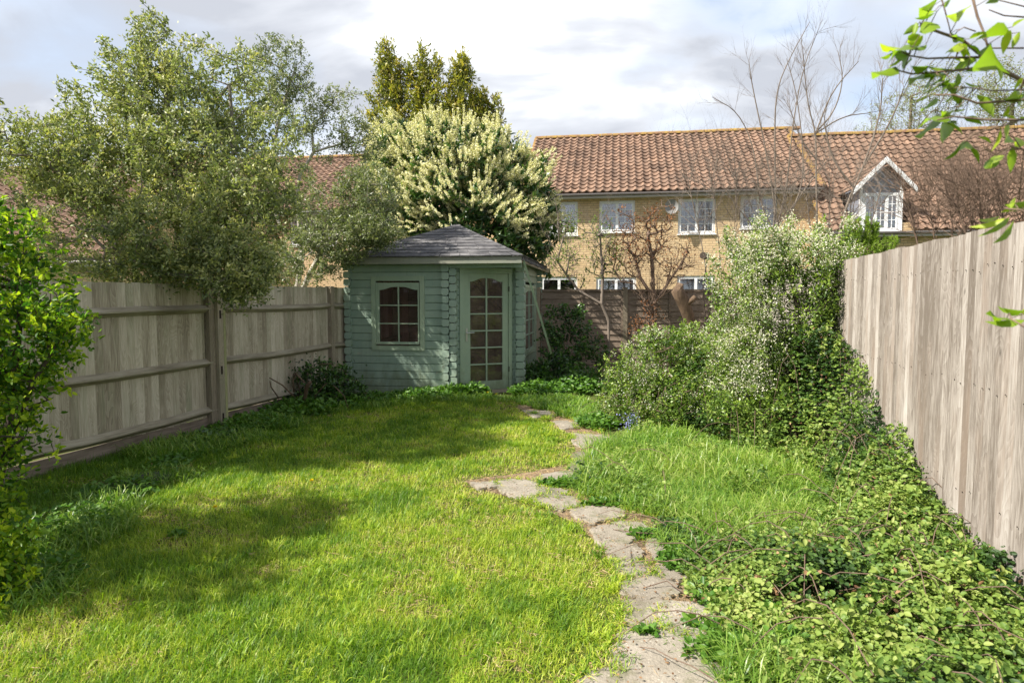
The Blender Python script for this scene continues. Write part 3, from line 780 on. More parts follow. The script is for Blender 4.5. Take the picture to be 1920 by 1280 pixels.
def wallholes(m, W, z0, z1, holes, x0=0.0):
    xs = sorted({x0, W} | {h[0] for h in holes} | {h[1] for h in holes}); zs = sorted({z0, z1} | {h[2] for h in holes} | {h[3] for h in holes})
    for i in range(len(xs) - 1):
        for j in range(len(zs) - 1):
            xc, zc = (xs[i] + xs[i + 1]) / 2, (zs[j] + zs[j + 1]) / 2
            if any(h[0] < xc < h[1] and h[2] < zc < h[3] for h in holes): continue
            m.add([(xs[i], 0, zs[j]), (xs[i + 1], 0, zs[j]), (xs[i + 1], 0, zs[j + 1]), (xs[i], 0, zs[j + 1])], [(0, 1, 2, 3)])
    for h in holes:
        a, b, c, d = h; e = .09
        m.add([(a, 0, c), (a, e, c), (a, e, d), (a, 0, d)], [(0, 1, 2, 3)]); m.add([(b, 0, c), (b, 0, d), (b, e, d), (b, e, c)], [(0, 1, 2, 3)])
        m.add([(a, 0, d), (a, e, d), (b, e, d), (b, 0, d)], [(0, 1, 2, 3)]); m.add([(a, 0, c), (b, 0, c), (b, e, c), (a, e, c)], [(0, 1, 2, 3)])
def hwindow(par, x0, x1, z0, z1, lights=2, bars=(2, 4), y=.045, blind=None, fw=.055, label=None):
    """upvc casement window in the local facade plane"""
    m = MB(); m.box(x0, x1, y, y + .06, z0, z0 + fw); m.box(x0, x1, y, y + .06, z1 - fw, z1)
    m.box(x0, x0 + fw, y + .0, y + .058, z0 + fw, z1 - fw); m.box(x1 - fw, x1, y, y + .058, z0 + fw, z1 - fw)
    m.box(x0 - .03, x1 + .03, y - .10, y + .02, z0 - .035, z0 - .002)
    w = m.build('window', M['white'], par)
    ws = (x1 - x0 - fw * 2) / lights; m = MB()
    for i in range(lights):
        a, b = x0 + fw + i * ws, x0 + fw + (i + 1) * ws; s = .045
        m.box(a, a + s, y - .012, y + .04, z0 + fw, z1 - fw); m.box(b - s, b, y - .012, y + .04, z0 + fw, z1 - fw)
        m.box(a + s, b - s, y - .010, y + .04, z0 + fw, z0 + fw + s); m.box(a + s, b - s, y - .010, y + .04, z1 - fw - s, z1 - fw)
        for k in range(1, bars[0]): xx = a + s + (b - a - 2 * s) * k / bars[0]; m.box(xx - .010, xx + .010, y + .003, y + .03, z0 + fw + s, z1 - fw - s)
        for k in range(1, bars[1]): zz = z0 + fw + s + (z1 - z0 - 2 * fw - 2 * s) * k / bars[1]; m.box(a + s, b - s, y + .005, y + .028, zz - .010, zz + .010)
    m.build('sash', M['white'], w)
    m = MB(); m.box(x0 + fw, x1 - fw, y + .014, y + .018, z0 + fw, z1 - fw); m.build('pane', M['glass'], w)
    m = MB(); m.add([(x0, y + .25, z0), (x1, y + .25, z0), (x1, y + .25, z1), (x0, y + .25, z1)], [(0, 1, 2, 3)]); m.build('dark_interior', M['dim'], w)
    if blind:
        for (a, b, c, d) in blind:
            m = MB(); n = max(4, int((b - a) * (x1 - x0) / .05))
            xs = np.linspace(x0 + fw + (x1 - x0 - 2 * fw) * a, x0 + fw + (x1 - x0 - 2 * fw) * b, n)
            za, zb = z0 + (z1 - z0) * c, z0 + (z1 - z0) * d; vs = []
            for i, x in enumerate(xs): vs += [(x, y + .09 + .012 * (i % 2), za), (x, y + .09 + .012 * (i % 2), zb)]
            m.add(vs, [(2 * i, 2 * i + 2, 2 * i + 3, 2 * i + 1) for i in range(n - 1)]); m.build('curtain', M['curtain'], w)
    return w
def house(label, x_at, depth, ang, xl, xr, eave, ridge, run, wins, gwins=(), cut=None, verge=True, depthw=7.0, below=0.0):
    o = P(x_at, 560, depth); o[2] = 0
    t = thing('terraced_house', label, 'house', o, ang, 'neighbouring houses with clay tile roofs')
    holes = [w[:4] for w in wins] + [w[:4] for w in gwins]
    m = MB(); wallholes(m, xr, -.2, eave + .1, holes, xl)
    D = run * 2
    for x in (xl, xr): m.add([(x, 0, -.2), (x, D, -.2), (x, D, eave + .1), (x, run, ridge - .1), (x, 0, eave + .1)], [(0, 1, 2, 3, 4)])
    m.add([(xl, D, -.2), (xr, D, -.2), (xr, D, eave), (xl, D, eave)], [(0, 1, 2, 3)])
    m.build('wall', M['brick'], t)
    m = MB(); oh = .32; sl = (ridge - eave) / run
    pantiles(m, xl - .1, xr + .1, (-oh, eave - oh * sl + .12), (run, ridge + .12), cut=cut)
    m.add([(xl - .1, D + oh, eave - oh * sl), (xr + .1, D + oh, eave - oh * sl), (xr + .1, run, ridge + .1), (xl - .1, run, ridge + .1)], [(0, 1, 2, 3)])
    m.add([(xl - .1, -oh, eave - oh * sl + .08), (xr + .1, -oh, eave - oh * sl + .08), (xr + .1, run, ridge + .08), (xl - .1, run, ridge + .08)], [(0, 1, 2, 3)]) if cut is None else None
    rf_ = m.build('roof', M['tile'], t)
    m = MB(); x = xl - .12
    while x < xr + .1:
        n = 7; pr = [(.13 * math.cos(math.pi * k / (n - 1)), .12 * math.sin(math.pi * k / (n - 1))) for k in range(n)]
        m.prism(pr, (x, run, ridge + .10 + R.normal() * .004), (0, 1, 0), (0, 0, 1), (.43, 0, 0), R.uniform()); x += .44
    m.build('ridge_tiles', M['lichen'], rf_)
    if verge:
        k = 16
        for xx in (xr + .02, xl - .16):
          m = MB()
          for i in range(k):
            y0, y1 = -oh + (run + oh) * i / k, -oh + (run + oh) * (i + 1) / k; z0, z1 = eave + sl * y0 + .15, eave + sl * y1 + .15
            m.para((xx, y0, z0 - .03), (.14, 0, 0), (0, y1 - y0, z1 - z0 - .02), (0, 0, .07), R.uniform())
          m.build('verge_tiles', M['lichen'], rf_)
    m = MB(); pts = [(xl - .1, -oh - .05, eave - oh * sl + .04), (xr + .1, -oh - .05, eave - oh * sl + .04)]
    m.tube(pts, .045, 8); m.build('gutter', M['gutter'], t)
    m = MB(); m.box(xl, xr, -oh + .0, -.001, eave - oh * sl - .06, eave - oh * sl - .01); m.box(xl, xr, -oh - .012, -oh - .001, eave - oh * sl - .07, eave - oh * sl + .02); m.build('soffit', M['soffit'], t)
    for w in wins: hwindow(t, *w[:4], **w[4])
    for w in gwins: hwindow(t, *w[:4], **w[4])
    return t, o
HA = math.radians(-9)
oc = P(1250, 560, 21.7); oc[2] = 0
def hp(x0, y0, x1, y1, o=oc, a=HA): return rect_px(x0, y0, x1, y1, o, a)
wv = [hp(1030, 379, 1083, 441), hp(1124, 377, 1190, 435), hp(1272, 373, 1341, 438), hp(1389, 368, 1456, 428)]
wopt = [dict(lights=2), dict(lights=2, blind=[(.0, .5, 0, 1)]), dict(lights=2, blind=[(.0, .16, 0, 1), (.84, 1, 0, 1)]), dict(lights=2, blind=[(.35, .62, 0, 1)])]
gv = [hp(1014, 519, 1082, 590), hp(1118, 520, 1192, 600), hp(1270, 517, 1339, 600)]
eave_c = onplane(1250, 366, oc, HA)[1] + .2; xlc = onplane(1010, 258, oc + np.array([.62, 3.9, 0]), HA)[0]; xrc = onplane(1476, 240, oc + np.array([.62, 3.9, 0]), HA)[0]
rc_ = onplane(1250, 246, oc + dv(HA + math.pi / 2) * 4.0, HA)[1] - .22
print('centre house', eave_c, rc_, xlc, xrc, wv[1])
house('brick house in the centre with a row of four white upper windows', 1250, 21.7, HA, xlc, xrc, eave_c, rc_, 4.0,
      [(*w, o) for w, o in zip(wv, wopt)], [(*w, dict(lights=2, bars=(1, 1))) for w in gv])
hr = bpy.context.scene.objects
# satellite dish
p_ = P(1258, 388, 21.3)
t = thing('satellite_dish', 'round grey satellite dish on the brick wall between two upper windows', 'satellite dish', p_)
m = MB(); n = 20; vs = [(0, 0, 0)]
for r_, y_ in ((.10, -.015), (.18, -.05), (.225, -.085)):
    for k in range(n): vs.append((r_ * math.cos(2 * math.pi * k / n), y_, r_ * math.sin(2 * math.pi * k / n) * 1.08))
fs = [(0, 1 + k, 1 + (k + 1) % n) for k in range(n)]
for q in range(2): fs += [(1 + q * n + k, 1 + (q + 1) * n + k, 1 + (q + 1) * n + (k + 1) % n, 1 + q * n + (k + 1) % n) for k in range(n)]
m.add(vs, fs); dish = m.build('dish', M['dish'], t, smooth=True)
m = MB(); m.tube([(0, -.06, -.27), (0, -.42, -.1)], .012); m.tube([(0, 0, 0), (0, .12, -.05), (0, .42, -.12)], .02); m.build('bracket', M['gutter'], t)
m = MB(); m.tube([(0, -.46, -.08), (0, -.38, -.12)], .03); m.build('receiver', M['dish'], t)
# left house (further back)
ol = P(620, 560, 26.0); ol[2] = 0
lw = rect_px(543, 404, 632, 461, ol, HA)
xll = onplane(430, 292, ol + dv(HA + math.pi / 2) * 4, HA)[0]; xrl = onplane(1030, 292, ol + dv(HA + math.pi / 2) * 4, HA)[0]
house('brick house with one white window seen behind the pale-barked tree', 620, 26.0, HA, xll, xrl,
      onplane(600, 398, ol, HA)[1] + .15, onplane(600, 292, ol + dv(HA + math.pi / 2) * 4, HA)[1] - .2, 4.0, [(*lw, dict(lights=3, blind=[(.0, .3, 0, 1)]))])
# low house at the far left
of = P(120, 560, 17.0); of[2] = 0; FA = math.radians(-14)
house('low house with a long tiled roof glimpsed through the big evergreen tree', 120, 17.0, FA, -6.5, 2.0,
      2.75, onplane(60, 322, of + dv(FA + math.pi / 2) * 3.9, FA)[1], 3.9, [])
# right house with dormer
orr = P(1645, 560, 19.6); orr[2] = 0; RAg = math.radians(-9)
r0 = onplane(1484, 252, orr + dv(RAg + math.pi / 2) * 4.3, RAg); 
er = onplane(1645, 424, orr, RAg)[1]; rr2 = onplane(1645, 246, orr + dv(RAg + math.pi / 2) * 4.3, RAg)[1] - .2
dl = onplane(1606, 365, orr + dv(RAg + math.pi / 2) * .25, RAg); dr = onplane(1686, 365, orr + dv(RAg + math.pi / 2) * .25, RAg)
print('right house eave', er, rr2, r0, dl, dr)
slr = (rr2 - er - .1) / 4.3
dx0, dx1 = dl[0], dr[0]; dzt = onplane(1645, 340, orr, RAg)[1]; dwt = onplane(1645, 362, orr, RAg)[1]; dzb = onplane(1645, 434, orr, RAg)[1]; dap = onplane(1650, 300, orr, RAg)[1]
def cutd(x, t): return dx0 - .1 < x < dx1 + .1 and t < (dzt - er) * 1.25
hR, _ = house('lower house on the right with a white dormer in its clay tiled roof', 1645, 19.6, RAg, r0[0], 9.0, er, rr2, 4.3, [], cut=cutd)
# dormer as part of that house
m = MB(); dy = .0; depth = 2.6
zc = dzt; xm = (dx0 + dx1) / 2
m.add([(dx0, dy, dzb - .3), (dx0, depth, dzb - .3), (dx0, depth, zc), (dx0, dy, zc)], [(0, 1, 2, 3)])
m.add([(dx1, dy, dzb - .3), (dx1, depth, dzb - .3), (dx1, depth, zc), (dx1, dy, zc)], [(3, 2, 1, 0)])
m.add([(dx0, dy + .06, zc - .02), (dx1, dy + .06, zc - .02), (xm, dy + .06, dap - .1)], [(0, 1, 2)])
m.add([(dx0, dy + .0, dzb - .35), (dx1, dy + .0, dzb - .35), (dx1, dy + .0, dzb + .0), (dx0, dy + .0, dzb + .0)], [(0, 1, 2, 3)])
dm = m.build('dormer', M['lead'], hR)
m = MB(); ov = .26
for sgn, xe in ((-1, dx0), (1, dx1)):
    sx = (dap - zc) / (xm - dx0); xo = xe + sgn * ov; zo = zc - ov * sx
    a_, b_ = np.array([xo, -.3, zo]), np.array([xm, -.3, dap])
    k = 5; rows = 10
    for i in range(k):
        for j in range(rows):
            p0 = a_ + (b_ - a_) * i / k; p1 = a_ + (b_ - a_) * (i + 1) / k; y0_, y1_ = j * .3, j * .3 + .28
            m.add([p0 + [0, y0_, .05], p1 + [0, y0_, .02], p1 + [0, y1_, .02], p0 + [0, y1_, .05], p0 + [0, y0_, .0], p1 + [0, y0_, .0]],
                  [(0, 1, 2, 3), (4, 5, 1, 0)], float(R.uniform()))
m.build('dormer_roof', M['tile'], dm)
m = MB(); m.box(dx0, dx1, .0, .05, dwt + .003, zc - .003); m.build('dormer_cladding', M['lead'], dm)
m = MB()
for sgn, xe in ((-1, dx0), (1, dx1)):
    sx = (dap - zc) / (xm - dx0); xo = xe + sgn * (ov + .02); zo = zc - (ov + .02) * sx
    a_, b_ = np.array([xo, -.33, zo - .13]), np.array([xm, -.33, dap - .13])
    m.prism([(0, 0), (0, .17), (.03, .17), (.03, 0)], a_, np.array([0, 1, 0]), np.array([0, 0, 1]), b_ - a_)
m.build('bargeboard', M['white'], dm)
hwindow(dm, dx0 + .08, dx1 - .08, dzb, dwt, lights=3, bars=(2, 4), y=-.03, blind=[(.0, .2, 0, 1)])
m = MB(); m.box(dx0, dx0 + .078, -.03, .06, dzb - .1, zc); m.box(dx1 - .078, dx1, -.03, .06, dzb - .1, zc); m.build('dormer_trim', M['white'], dm)
# ================================================================== GROUND
def pip(x, y, poly):
    ins = np.zeros(len(x), bool); n = len(poly)
    for i in range(n):
        x0, y0 = poly[i][:2]; x1, y1 = poly[(i + 1) % n][:2]
        c = ((y0 > y) != (y1 > y)) & (x < (x1 - x0) * (y - y0) / (y1 - y0 + 1e-12) + x0); ins ^= c
    return ins
def sheet(name, poly, z, mat, kind='structure'):
    m = MB(); m.add([(p[0], p[1], z) for p in poly], [tuple(range(len(poly)))]); return props(m.build(name, mat), kind=kind)
def hash_noise(x, y, s, seed=0):
    """smooth value noise in numpy"""
    g = np.random.default_rng(seed).uniform(0, 1, (64, 64)); u, v = x * s, y * s
    i, j = np.floor(u).astype(int), np.floor(v).astype(int); fu, fv = u - i, v - j; fu = fu * fu * (3 - 2 * fu); fv = fv * fv * (3 - 2 * fv)
    a = lambda p, q: g[p % 64, q % 64]
    return (a(i, j) * (1 - fu) + a(i + 1, j) * fu) * (1 - fv) + (a(i, j + 1) * (1 - fu) + a(i + 1, j + 1) * fu) * fv
props(arr_obj('ground', np.array([(-400, -30, 0), (400, -30, 0), (400, 700, 0), (-400, 700, 0)]), [np.array([[0, 1, 2, 3]])], M['ground']), kind='structure')
PL = [(955, 760), (1000, 776), (1040, 793), (1068, 815), (1080, 845), (1060, 868), (1000, 885), (930, 893), (870, 902), (900, 918), (955, 932), (1020, 955), (1085, 985), (1130, 1030), (1160, 1085), (1166, 1150), (1145, 1215), (1095, 1265), (1040, 1300)]
PR = [(1010, 758), (1050, 775), (1100, 798), (1150, 822), (1172, 850), (1155, 885), (1115, 912), (1095, 928), (1170, 950), (1275, 985), (1300, 1040), (1330, 1100), (1355, 1160), (1385, 1220), (1380, 1300)]
pathpoly = [G(*p)[:2] for p in PL] + [G(*p)[:2] for p in [(1000, 1400), (1400, 1400)]] + [G(*p)[:2] for p in PR[::-1]]
path = sheet('path', pathpoly, .004, M['bed'])
Z1 = lambda L: [(860 + a / 2.37, 740 + b / 2.37) for a, b in L]
slabs = [[(290, 75), (400, 80), (415, 100), (340, 105)], [(455, 128), (530, 132), (545, 150), (480, 152)], [(500, 180), (640, 190), (680, 215), (560, 238), (520, 220)],
 [(520, 265), (690, 258), (708, 280), (600, 326), (520, 315)], [(380, 365), (480, 350), (535, 375), (480, 400), (370, 397)], [(180, 400), (240, 388), (330, 395), (388, 425), (360, 455), (270, 464), (190, 432)],
 [(60, 403), (150, 398), (172, 420), (90, 424)], [(335, 470), (400, 455), (520, 468), (532, 500), (440, 517), (345, 490)], [(510, 520), (600, 503), (722, 510), (718, 547), (600, 577), (520, 547)],
 [(600, 610), (680, 595), (780, 603), (792, 640), (750, 667), (640, 672)], [(655, 690), (782, 680), (812, 720), (772, 772), (700, 762)], [(830, 605), (880, 598), (918, 625), (870, 642)],
 [(730, 850), (850, 812), (962, 858), (962, 900), (830, 918), (742, 892)], [(740, 932), (900, 922), (900, 1052), (742, 1052)], [(912, 945), (1100, 955), (1200, 1008), (1208, 1072), (1050, 1096), (912, 1060)],
 [(752, 1070), (900, 1074), (1112, 1128), (1192, 1250), (1182, 1330), (800, 1330), (700, 1180)], [(550, 1280), (620, 1240), (742, 1250), (785, 1290), (778, 1360), (520, 1360)],
 [(820, 1345), (1200, 1345), (1220, 1500), (800, 1500)], [(480, 1375), (780, 1375), (770, 1500), (460, 1500)]]
FILL = [[(1075, 868), (1140, 866), (1128, 884), (1070, 886)], [(1150, 1062), (1200, 1058), (1222, 1078), (1170, 1086)], [(1215, 1010), (1262, 1012), (1275, 1040), (1225, 1050)], [(1235, 1060), (1290, 1062), (1300, 1090), (1240, 1092)],
        [(1040, 792), (1065, 792), (1078, 802), (1055, 806)], [(1290, 1150), (1350, 1165), (1375, 1205), (1330, 1190)], [(1015, 918), (1062, 924), (1050, 938), (1012, 933)], [(1150, 985), (1200, 985), (1215, 1000), (1165, 1003)]]
slabs += [[((px - 860) * 2.37, (py - 740) * 2.37) for px, py in q] for q in FILL]
for s in slabs:
    q = [G(*p)[:2] for p in Z1(s)]; cx = np.mean(q, 0); q = [cx + (p - cx) * (1.2 if max(np.ptp(np.array(q), axis=0)) < .75 else 1.06) for p in q]; out = []
    for i in range(len(q)):
        a, b = np.array(q[i]), np.array(q[(i + 1) % len(q)]); n = 7
        for k in range(n):
            p = a + (b - a) * k / n
            if k == 0: p = p * .93 + np.array(q[i - 1]) * .035 + b * .035
            out.append(p + R.normal(size=2) * .009)
    n = len(out); out = np.array(out); zt = .022 + R.uniform(0, .008); tl = R.normal(size=2) * .008
    top = lambda f: np.column_stack([cx + (out - cx) * f, zt + ((out - cx) * f) @ tl])
    V = [top(1.0) - [0, 0, .012], top(.965)]; bot = np.column_stack([out, np.full(n, .0)])
    vs = np.concatenate([bot, V[0], V[1]]); m = MB(); t_ = R.uniform()
    fs = [(k, (k + 1) % n, n + (k + 1) % n, n + k) for k in range(n)] + [(n + k, n + (k + 1) % n, 2 * n + (k + 1) % n, 2 * n + k) for k in range(n)] + [tuple(range(2 * n, 3 * n))]
    m.add(vs, fs, t_); o = m.build('paving_slab', M['stone'], path)
# ---------------- grass
lawnpoly = [lf(-9, .0)[:2], lf(2.8, .0)[:2]] + [G(*p)[:2] for p in ((640, 742), (900, 748), (1010, 757))] + [G(*p)[:2] for p in PL] + [G(1000, 1420)[:2], (0.2, 1.2), (-2, 1.2)]
def scatter(n_near, poly, x0, x1, y0, y1, pw=1.6, ref=3.0):
    """points in poly, density falls with distance"""
    y = R.uniform(y0, y1, n_near); x = R.uniform(x0, x1, n_near)
    keep = R.uniform(0, 1, n_near) < np.minimum(1, (ref / np.maximum(y, .5)) ** pw)
    keep &= np.abs(x) < y * .86 + .25
    x, y = x[keep], y[keep]; k = pip(x, y, poly); return x[k], y[k]
def blades(x, y, h, w, tint, tpls, lean=.35, z=0.0):
    n = len(x); k = R.integers(0, len(tpls), n); sets = []
    wid = w * np.maximum(1, y / 4.5)
    for i in range(len(tpls)):
        q = k == i; a = R.uniform(0, 2 * math.pi, q.sum())
        d = np.column_stack([np.cos(a) * lean * R.uniform(0, 1, q.sum()), np.sin(a) * lean * R.uniform(0, 1, q.sum()), np.ones(q.sum())])
        p = np.column_stack([x[q], y[q], np.full(q.sum(), 0.0) + (z if np.isscalar(z) else z[q])])
        nrm = np.column_stack([np.cos(a), np.sin(a), np.zeros(q.sum())]) + R.normal(size=(q.sum(), 3)) * .15
        v, ps, kk = inst(tpls[i], p, d, h[q], wid[q], norm(nrm)); sets.append((v, ps, kk, tint[q]))
    return sets
def dens(L_, n=6):
    g_ = np.array([G(*p)[:2] for p in L_]); return np.concatenate([np.linspace(a_, b_, n, endpoint=False) for a_, b_ in zip(g_[:-1], g_[1:])] + [g_[-1:]])
def lawn():
    x, y = scatter(int(900000 * QG), lawnpoly, -5.5, 1.4, 1.9, 11.5, 1.35, 3.2)
    cl = hash_noise(x, y, 5.5, 1); cl2 = hash_noise(x, y, 1.3, 2); cl3 = hash_noise(x, y, 17, 3)
    dry = hash_noise(x, y, 2.2, 4) * .55 + hash_noise(x, y, 9, 5) * .45
    h = .024 + .028 * cl + .02 * cl2 + .026 * R.uniform(0, 1, len(x)) ** 2 + .05 * np.clip(cl3 - .6, 0, 1) * cl
    ed = np.ones(len(x))
    pe = dens(PL); de = np.concatenate([np.min(np.linalg.norm(c_[:, None] - pe[None], axis=2), axis=1) for c_ in np.array_split(np.column_stack([x, y]), 12)])
    h *= np.clip(.28 + de * 2.6, .28, 1); thin = R.uniform(0, 1, len(x)) < np.where(dry > .66, .5, 1) * np.clip(.55 + de * 2, 0, 1)
    x, y, h, dry, cl, de = x[thin], y[thin], h[thin], dry[thin], cl[thin], de[thin]
    t = np.clip(.30 + (dry - .5) * .75 + R.normal(size=len(x)) * .2 + 1.9 * np.clip(.22 - de, 0, .22) * (.4 + hash_noise(x, y, 6, 8)), 0, 1)
    cv = G(262, 905); q = (((x - cv[0]) / .36) ** 2 + ((y - cv[1]) / .26) ** 2 > 1); x, y, h, dry, cl, de, t = (v_[q] for v_ in (x, y, h, dry, cl, de, t))
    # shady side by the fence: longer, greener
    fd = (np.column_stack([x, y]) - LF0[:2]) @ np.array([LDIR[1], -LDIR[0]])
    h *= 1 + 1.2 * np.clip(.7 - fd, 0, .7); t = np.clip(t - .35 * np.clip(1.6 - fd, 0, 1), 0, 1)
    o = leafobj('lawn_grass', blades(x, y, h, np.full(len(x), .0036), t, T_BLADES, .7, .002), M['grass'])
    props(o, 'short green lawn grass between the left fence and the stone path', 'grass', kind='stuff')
    # coarser darker tufts in the lawn
    k = int(420); j = R.integers(0, len(x), k); TX = np.repeat(x[j], 42) + R.normal(0, .028, k * 42); TY = np.repeat(y[j], 42) + R.normal(0, .028, k * 42)
    hh = np.repeat(R.uniform(.05, .105, k), 42) * R.uniform(.5, 1.1, k * 42); tt = np.clip(np.repeat(R.uniform(0, .5, k), 42) + R.normal(0, .08, k * 42), 0, 1)
    ok = pip(TX, TY, lawnpoly); o = leafobj('lawn_tufts', blades(TX[ok], TY[ok], hh[ok], np.full(ok.sum(), .0046), tt[ok], T_ARCH, .9, .002), M['grass'])
    props(o, 'coarser tufts standing above the mown lawn', 'grass', kind='stuff')
    # grass creeping over the path edges and joints
    EX, EY = [], []
    for L_ in (PL, PR):
        g_ = np.array([G(*p)[:2] for p in L_])
        for a_, b_ in zip(g_[:-1], g_[1:]):
            k = int(np.linalg.norm(b_ - a_) * 800); u = R.uniform(0, 1, k)[:, None]; pp = a_ + (b_ - a_) * u + R.normal(size=(k, 2)) * .03; EX.append(pp[:, 0]); EY.append(pp[:, 1])
    for s in slabs:
        g_ = np.array([G(*p)[:2] for p in Z1(s)]); c_ = g_.mean(0); g_ = c_ + (g_ - c_) * 1.17
        for a_, b_ in zip(g_, np.roll(g_, -1, 0)):
            k = int(np.linalg.norm(b_ - a_) * 330); u = R.uniform(0, 1, k)[:, None]; pp = a_ + (b_ - a_) * u + R.normal(size=(k, 2)) * .016; EX.append(pp[:, 0]); EY.append(pp[:, 1])
    EX, EY = np.concatenate(EX), np.concatenate(EY); q = hash_noise(EX, EY, 3.3, 91) > .5; EX, EY = EX[q], EY[q]; k = len(EX)
    o = leafobj('creeping_grass', blades(EX, EY, R.uniform(.02, .07, k), np.full(k, .004), np.clip(R.normal(.34, .25, k), 0, 1), T_ARCH, 1.3, .01), M['grass'])
    props(o, 'grass creeping over the edges and joints of the stone path', 'grass', kind='stuff')
    # straw bits in the thatch and along the path edge
    x, y = scatter(int(160000 * QG), lawnpoly, -5.5, 1.4, 1.9, 11, 1.35, 3.2); n = len(x)
    q = hash_noise(x, y, 2.2, 4) * .55 + hash_noise(x, y, 9, 5) * .45 > .56; x, y = x[q], y[q]
    xe, ye = scatter(int(260000 * QG), pathpoly, -1, 2.2, 1.9, 9, 1.2, 3.2); q = R.uniform(0, 1, len(xe)) < .3; xe, ye = xe[q], ye[q]
    # keep straw off the slabs
    for s in slabs:
        w = [G(*p)[:2] for p in Z1(s)]; c = np.mean(w, 0); w = [c + (np.array(a) - c) * .93 for a in w]; k = pip(xe, ye, w) & (R.uniform(0, 1, len(xe)) < .965); xe, ye = xe[~k], ye[~k]
    x = np.concatenate([x, xe]); y = np.concatenate([y, ye]); n = len(x)
    a = R.uniform(0, 6.283, n); d = np.column_stack([np.cos(a), np.sin(a), R.uniform(-.05, .35, n)])
    p = np.column_stack([x, y, R.uniform(.006, .03, n)])
    o = leafobj('dry_straw', [leaves(T_DIA, p, d, .05, np.full(n, .0032) * np.maximum(1, y / 4.5))], M['straw'])
    props(o, 'dry brown thatch and clippings in the lawn and round the path slabs', 'straw', kind='stuff')
lawn()
# ---------------- long grass right of the path, and tufts
LGP = [(1170, 835), (1215, 812), (1300, 818), (1400, 850), (1490, 880), (1560, 915), (1550, 975), (1470, 1010), (1400, 1010), (1330, 1000), (1240, 968), (1150, 935), (1085, 925), (1080, 905), (1140, 880)]
def long_grass():
    poly = [G(*p)[:2] for p in LGP]; sets = []
    big = [G(*p)[:2] for p in [(1120, 800), (1300, 800), (1500, 850), (1640, 930), (1600, 1040), (1480, 1100), (1330, 1090), (1240, 1000), (1080, 930)]]
    x, y = scatter(int(170000 * QG), poly, -1, 5, 3, 9, .5, 3.5); x = x + R.normal(0, .07, len(x)); y = y + R.normal(0, .1, len(x)); n = len(x)
    cl = hash_noise(x, y, 4, 11); h = (.10 + .24 * cl * R.uniform(.3, 1, n)) ; t = np.clip(.47 + R.normal(size=n) * .24 + (cl - .5) * .3 + (hash_noise(x, y, 2.2, 15) - .5) * .5, 0, 1)
    sets += blades(x, y, h, np.full(n, .0052), t, T_ARCH, 1.1)
    # tufts: pixel x,y, radius m, height, count
    xb, yb = scatter(int(90000 * QG), big, -1, 5, 2.8, 9, .5, 3.5); q = hash_noise(xb, yb, 2.7, 61) > .56; xb, yb = xb[q], yb[q]; nb_ = len(xb)
    sets += blades(xb, yb, R.uniform(.1, .36, nb_), np.full(nb_, .0052), np.clip(R.normal(.5, .22, nb_), 0, 1), T_ARCH, 1.0)
    tufts = [(1480, 1300, .2, .26, 900), (1250, 950, .3, .2, 900), (1330, 1030, .25, .2, 700), (1200, 860, .25, .3, 800), (1160, 850, .2, .22, 500), (1440, 1250, .12, .2, 600), (1420, 1190, .08, .13, 250), (1260, 1195, .1, .06, 260), (330, 850, .35, .22, 1500), (420, 830, .35, .2, 1500), (500, 800, .35, .2, 1300), (300, 900, .25, .15, 700), (90, 1020, .3, .2, 1000), (150, 1000, .25, .2, 800),
             (200, 965, .2, .25, 500), (590, 770, .45, .22, 1400), (680, 760, .45, .18, 1400), (760, 752, .4, .18, 1200), (860, 748, .4, .16, 1200), (960, 750, .3, .1, 400), (1060, 765, .35, .2, 1600), (1100, 780, .3, .18, 900), (1030, 755, .4, .2, 900),
             (1700, 1120, .2, .2, 500), (1640, 1210, .15, .2, 400), (1620, 930, .2, .2, 500), (1130, 880, .1, .07, 200), (20, 1130, .25, .2, 700), (1170, 1240, .05, .07, 60)]
    for (px, py, r, hh, c) in tufts:
        g = G(px, py); c = int(c * max(QG, .4)); a = R.uniform(0, 6.283, c); rr = np.sqrt(R.uniform(0, 1, c)) * r
        x, y = g[0] + np.cos(a) * rr * 1.4, g[1] + np.sin(a) * rr
        t = np.clip(R.normal(.4, .2, c), 0, 1)
        sets += blades(x, y, hh * R.uniform(.4, 1.1, c), np.full(c, .0055), t, T_ARCH, .9)
    o = leafobj('long_grass', sets, M['longgrass']); props(o, 'long bright green grass growing right of the stone path', 'grass', kind='stuff')
long_grass()
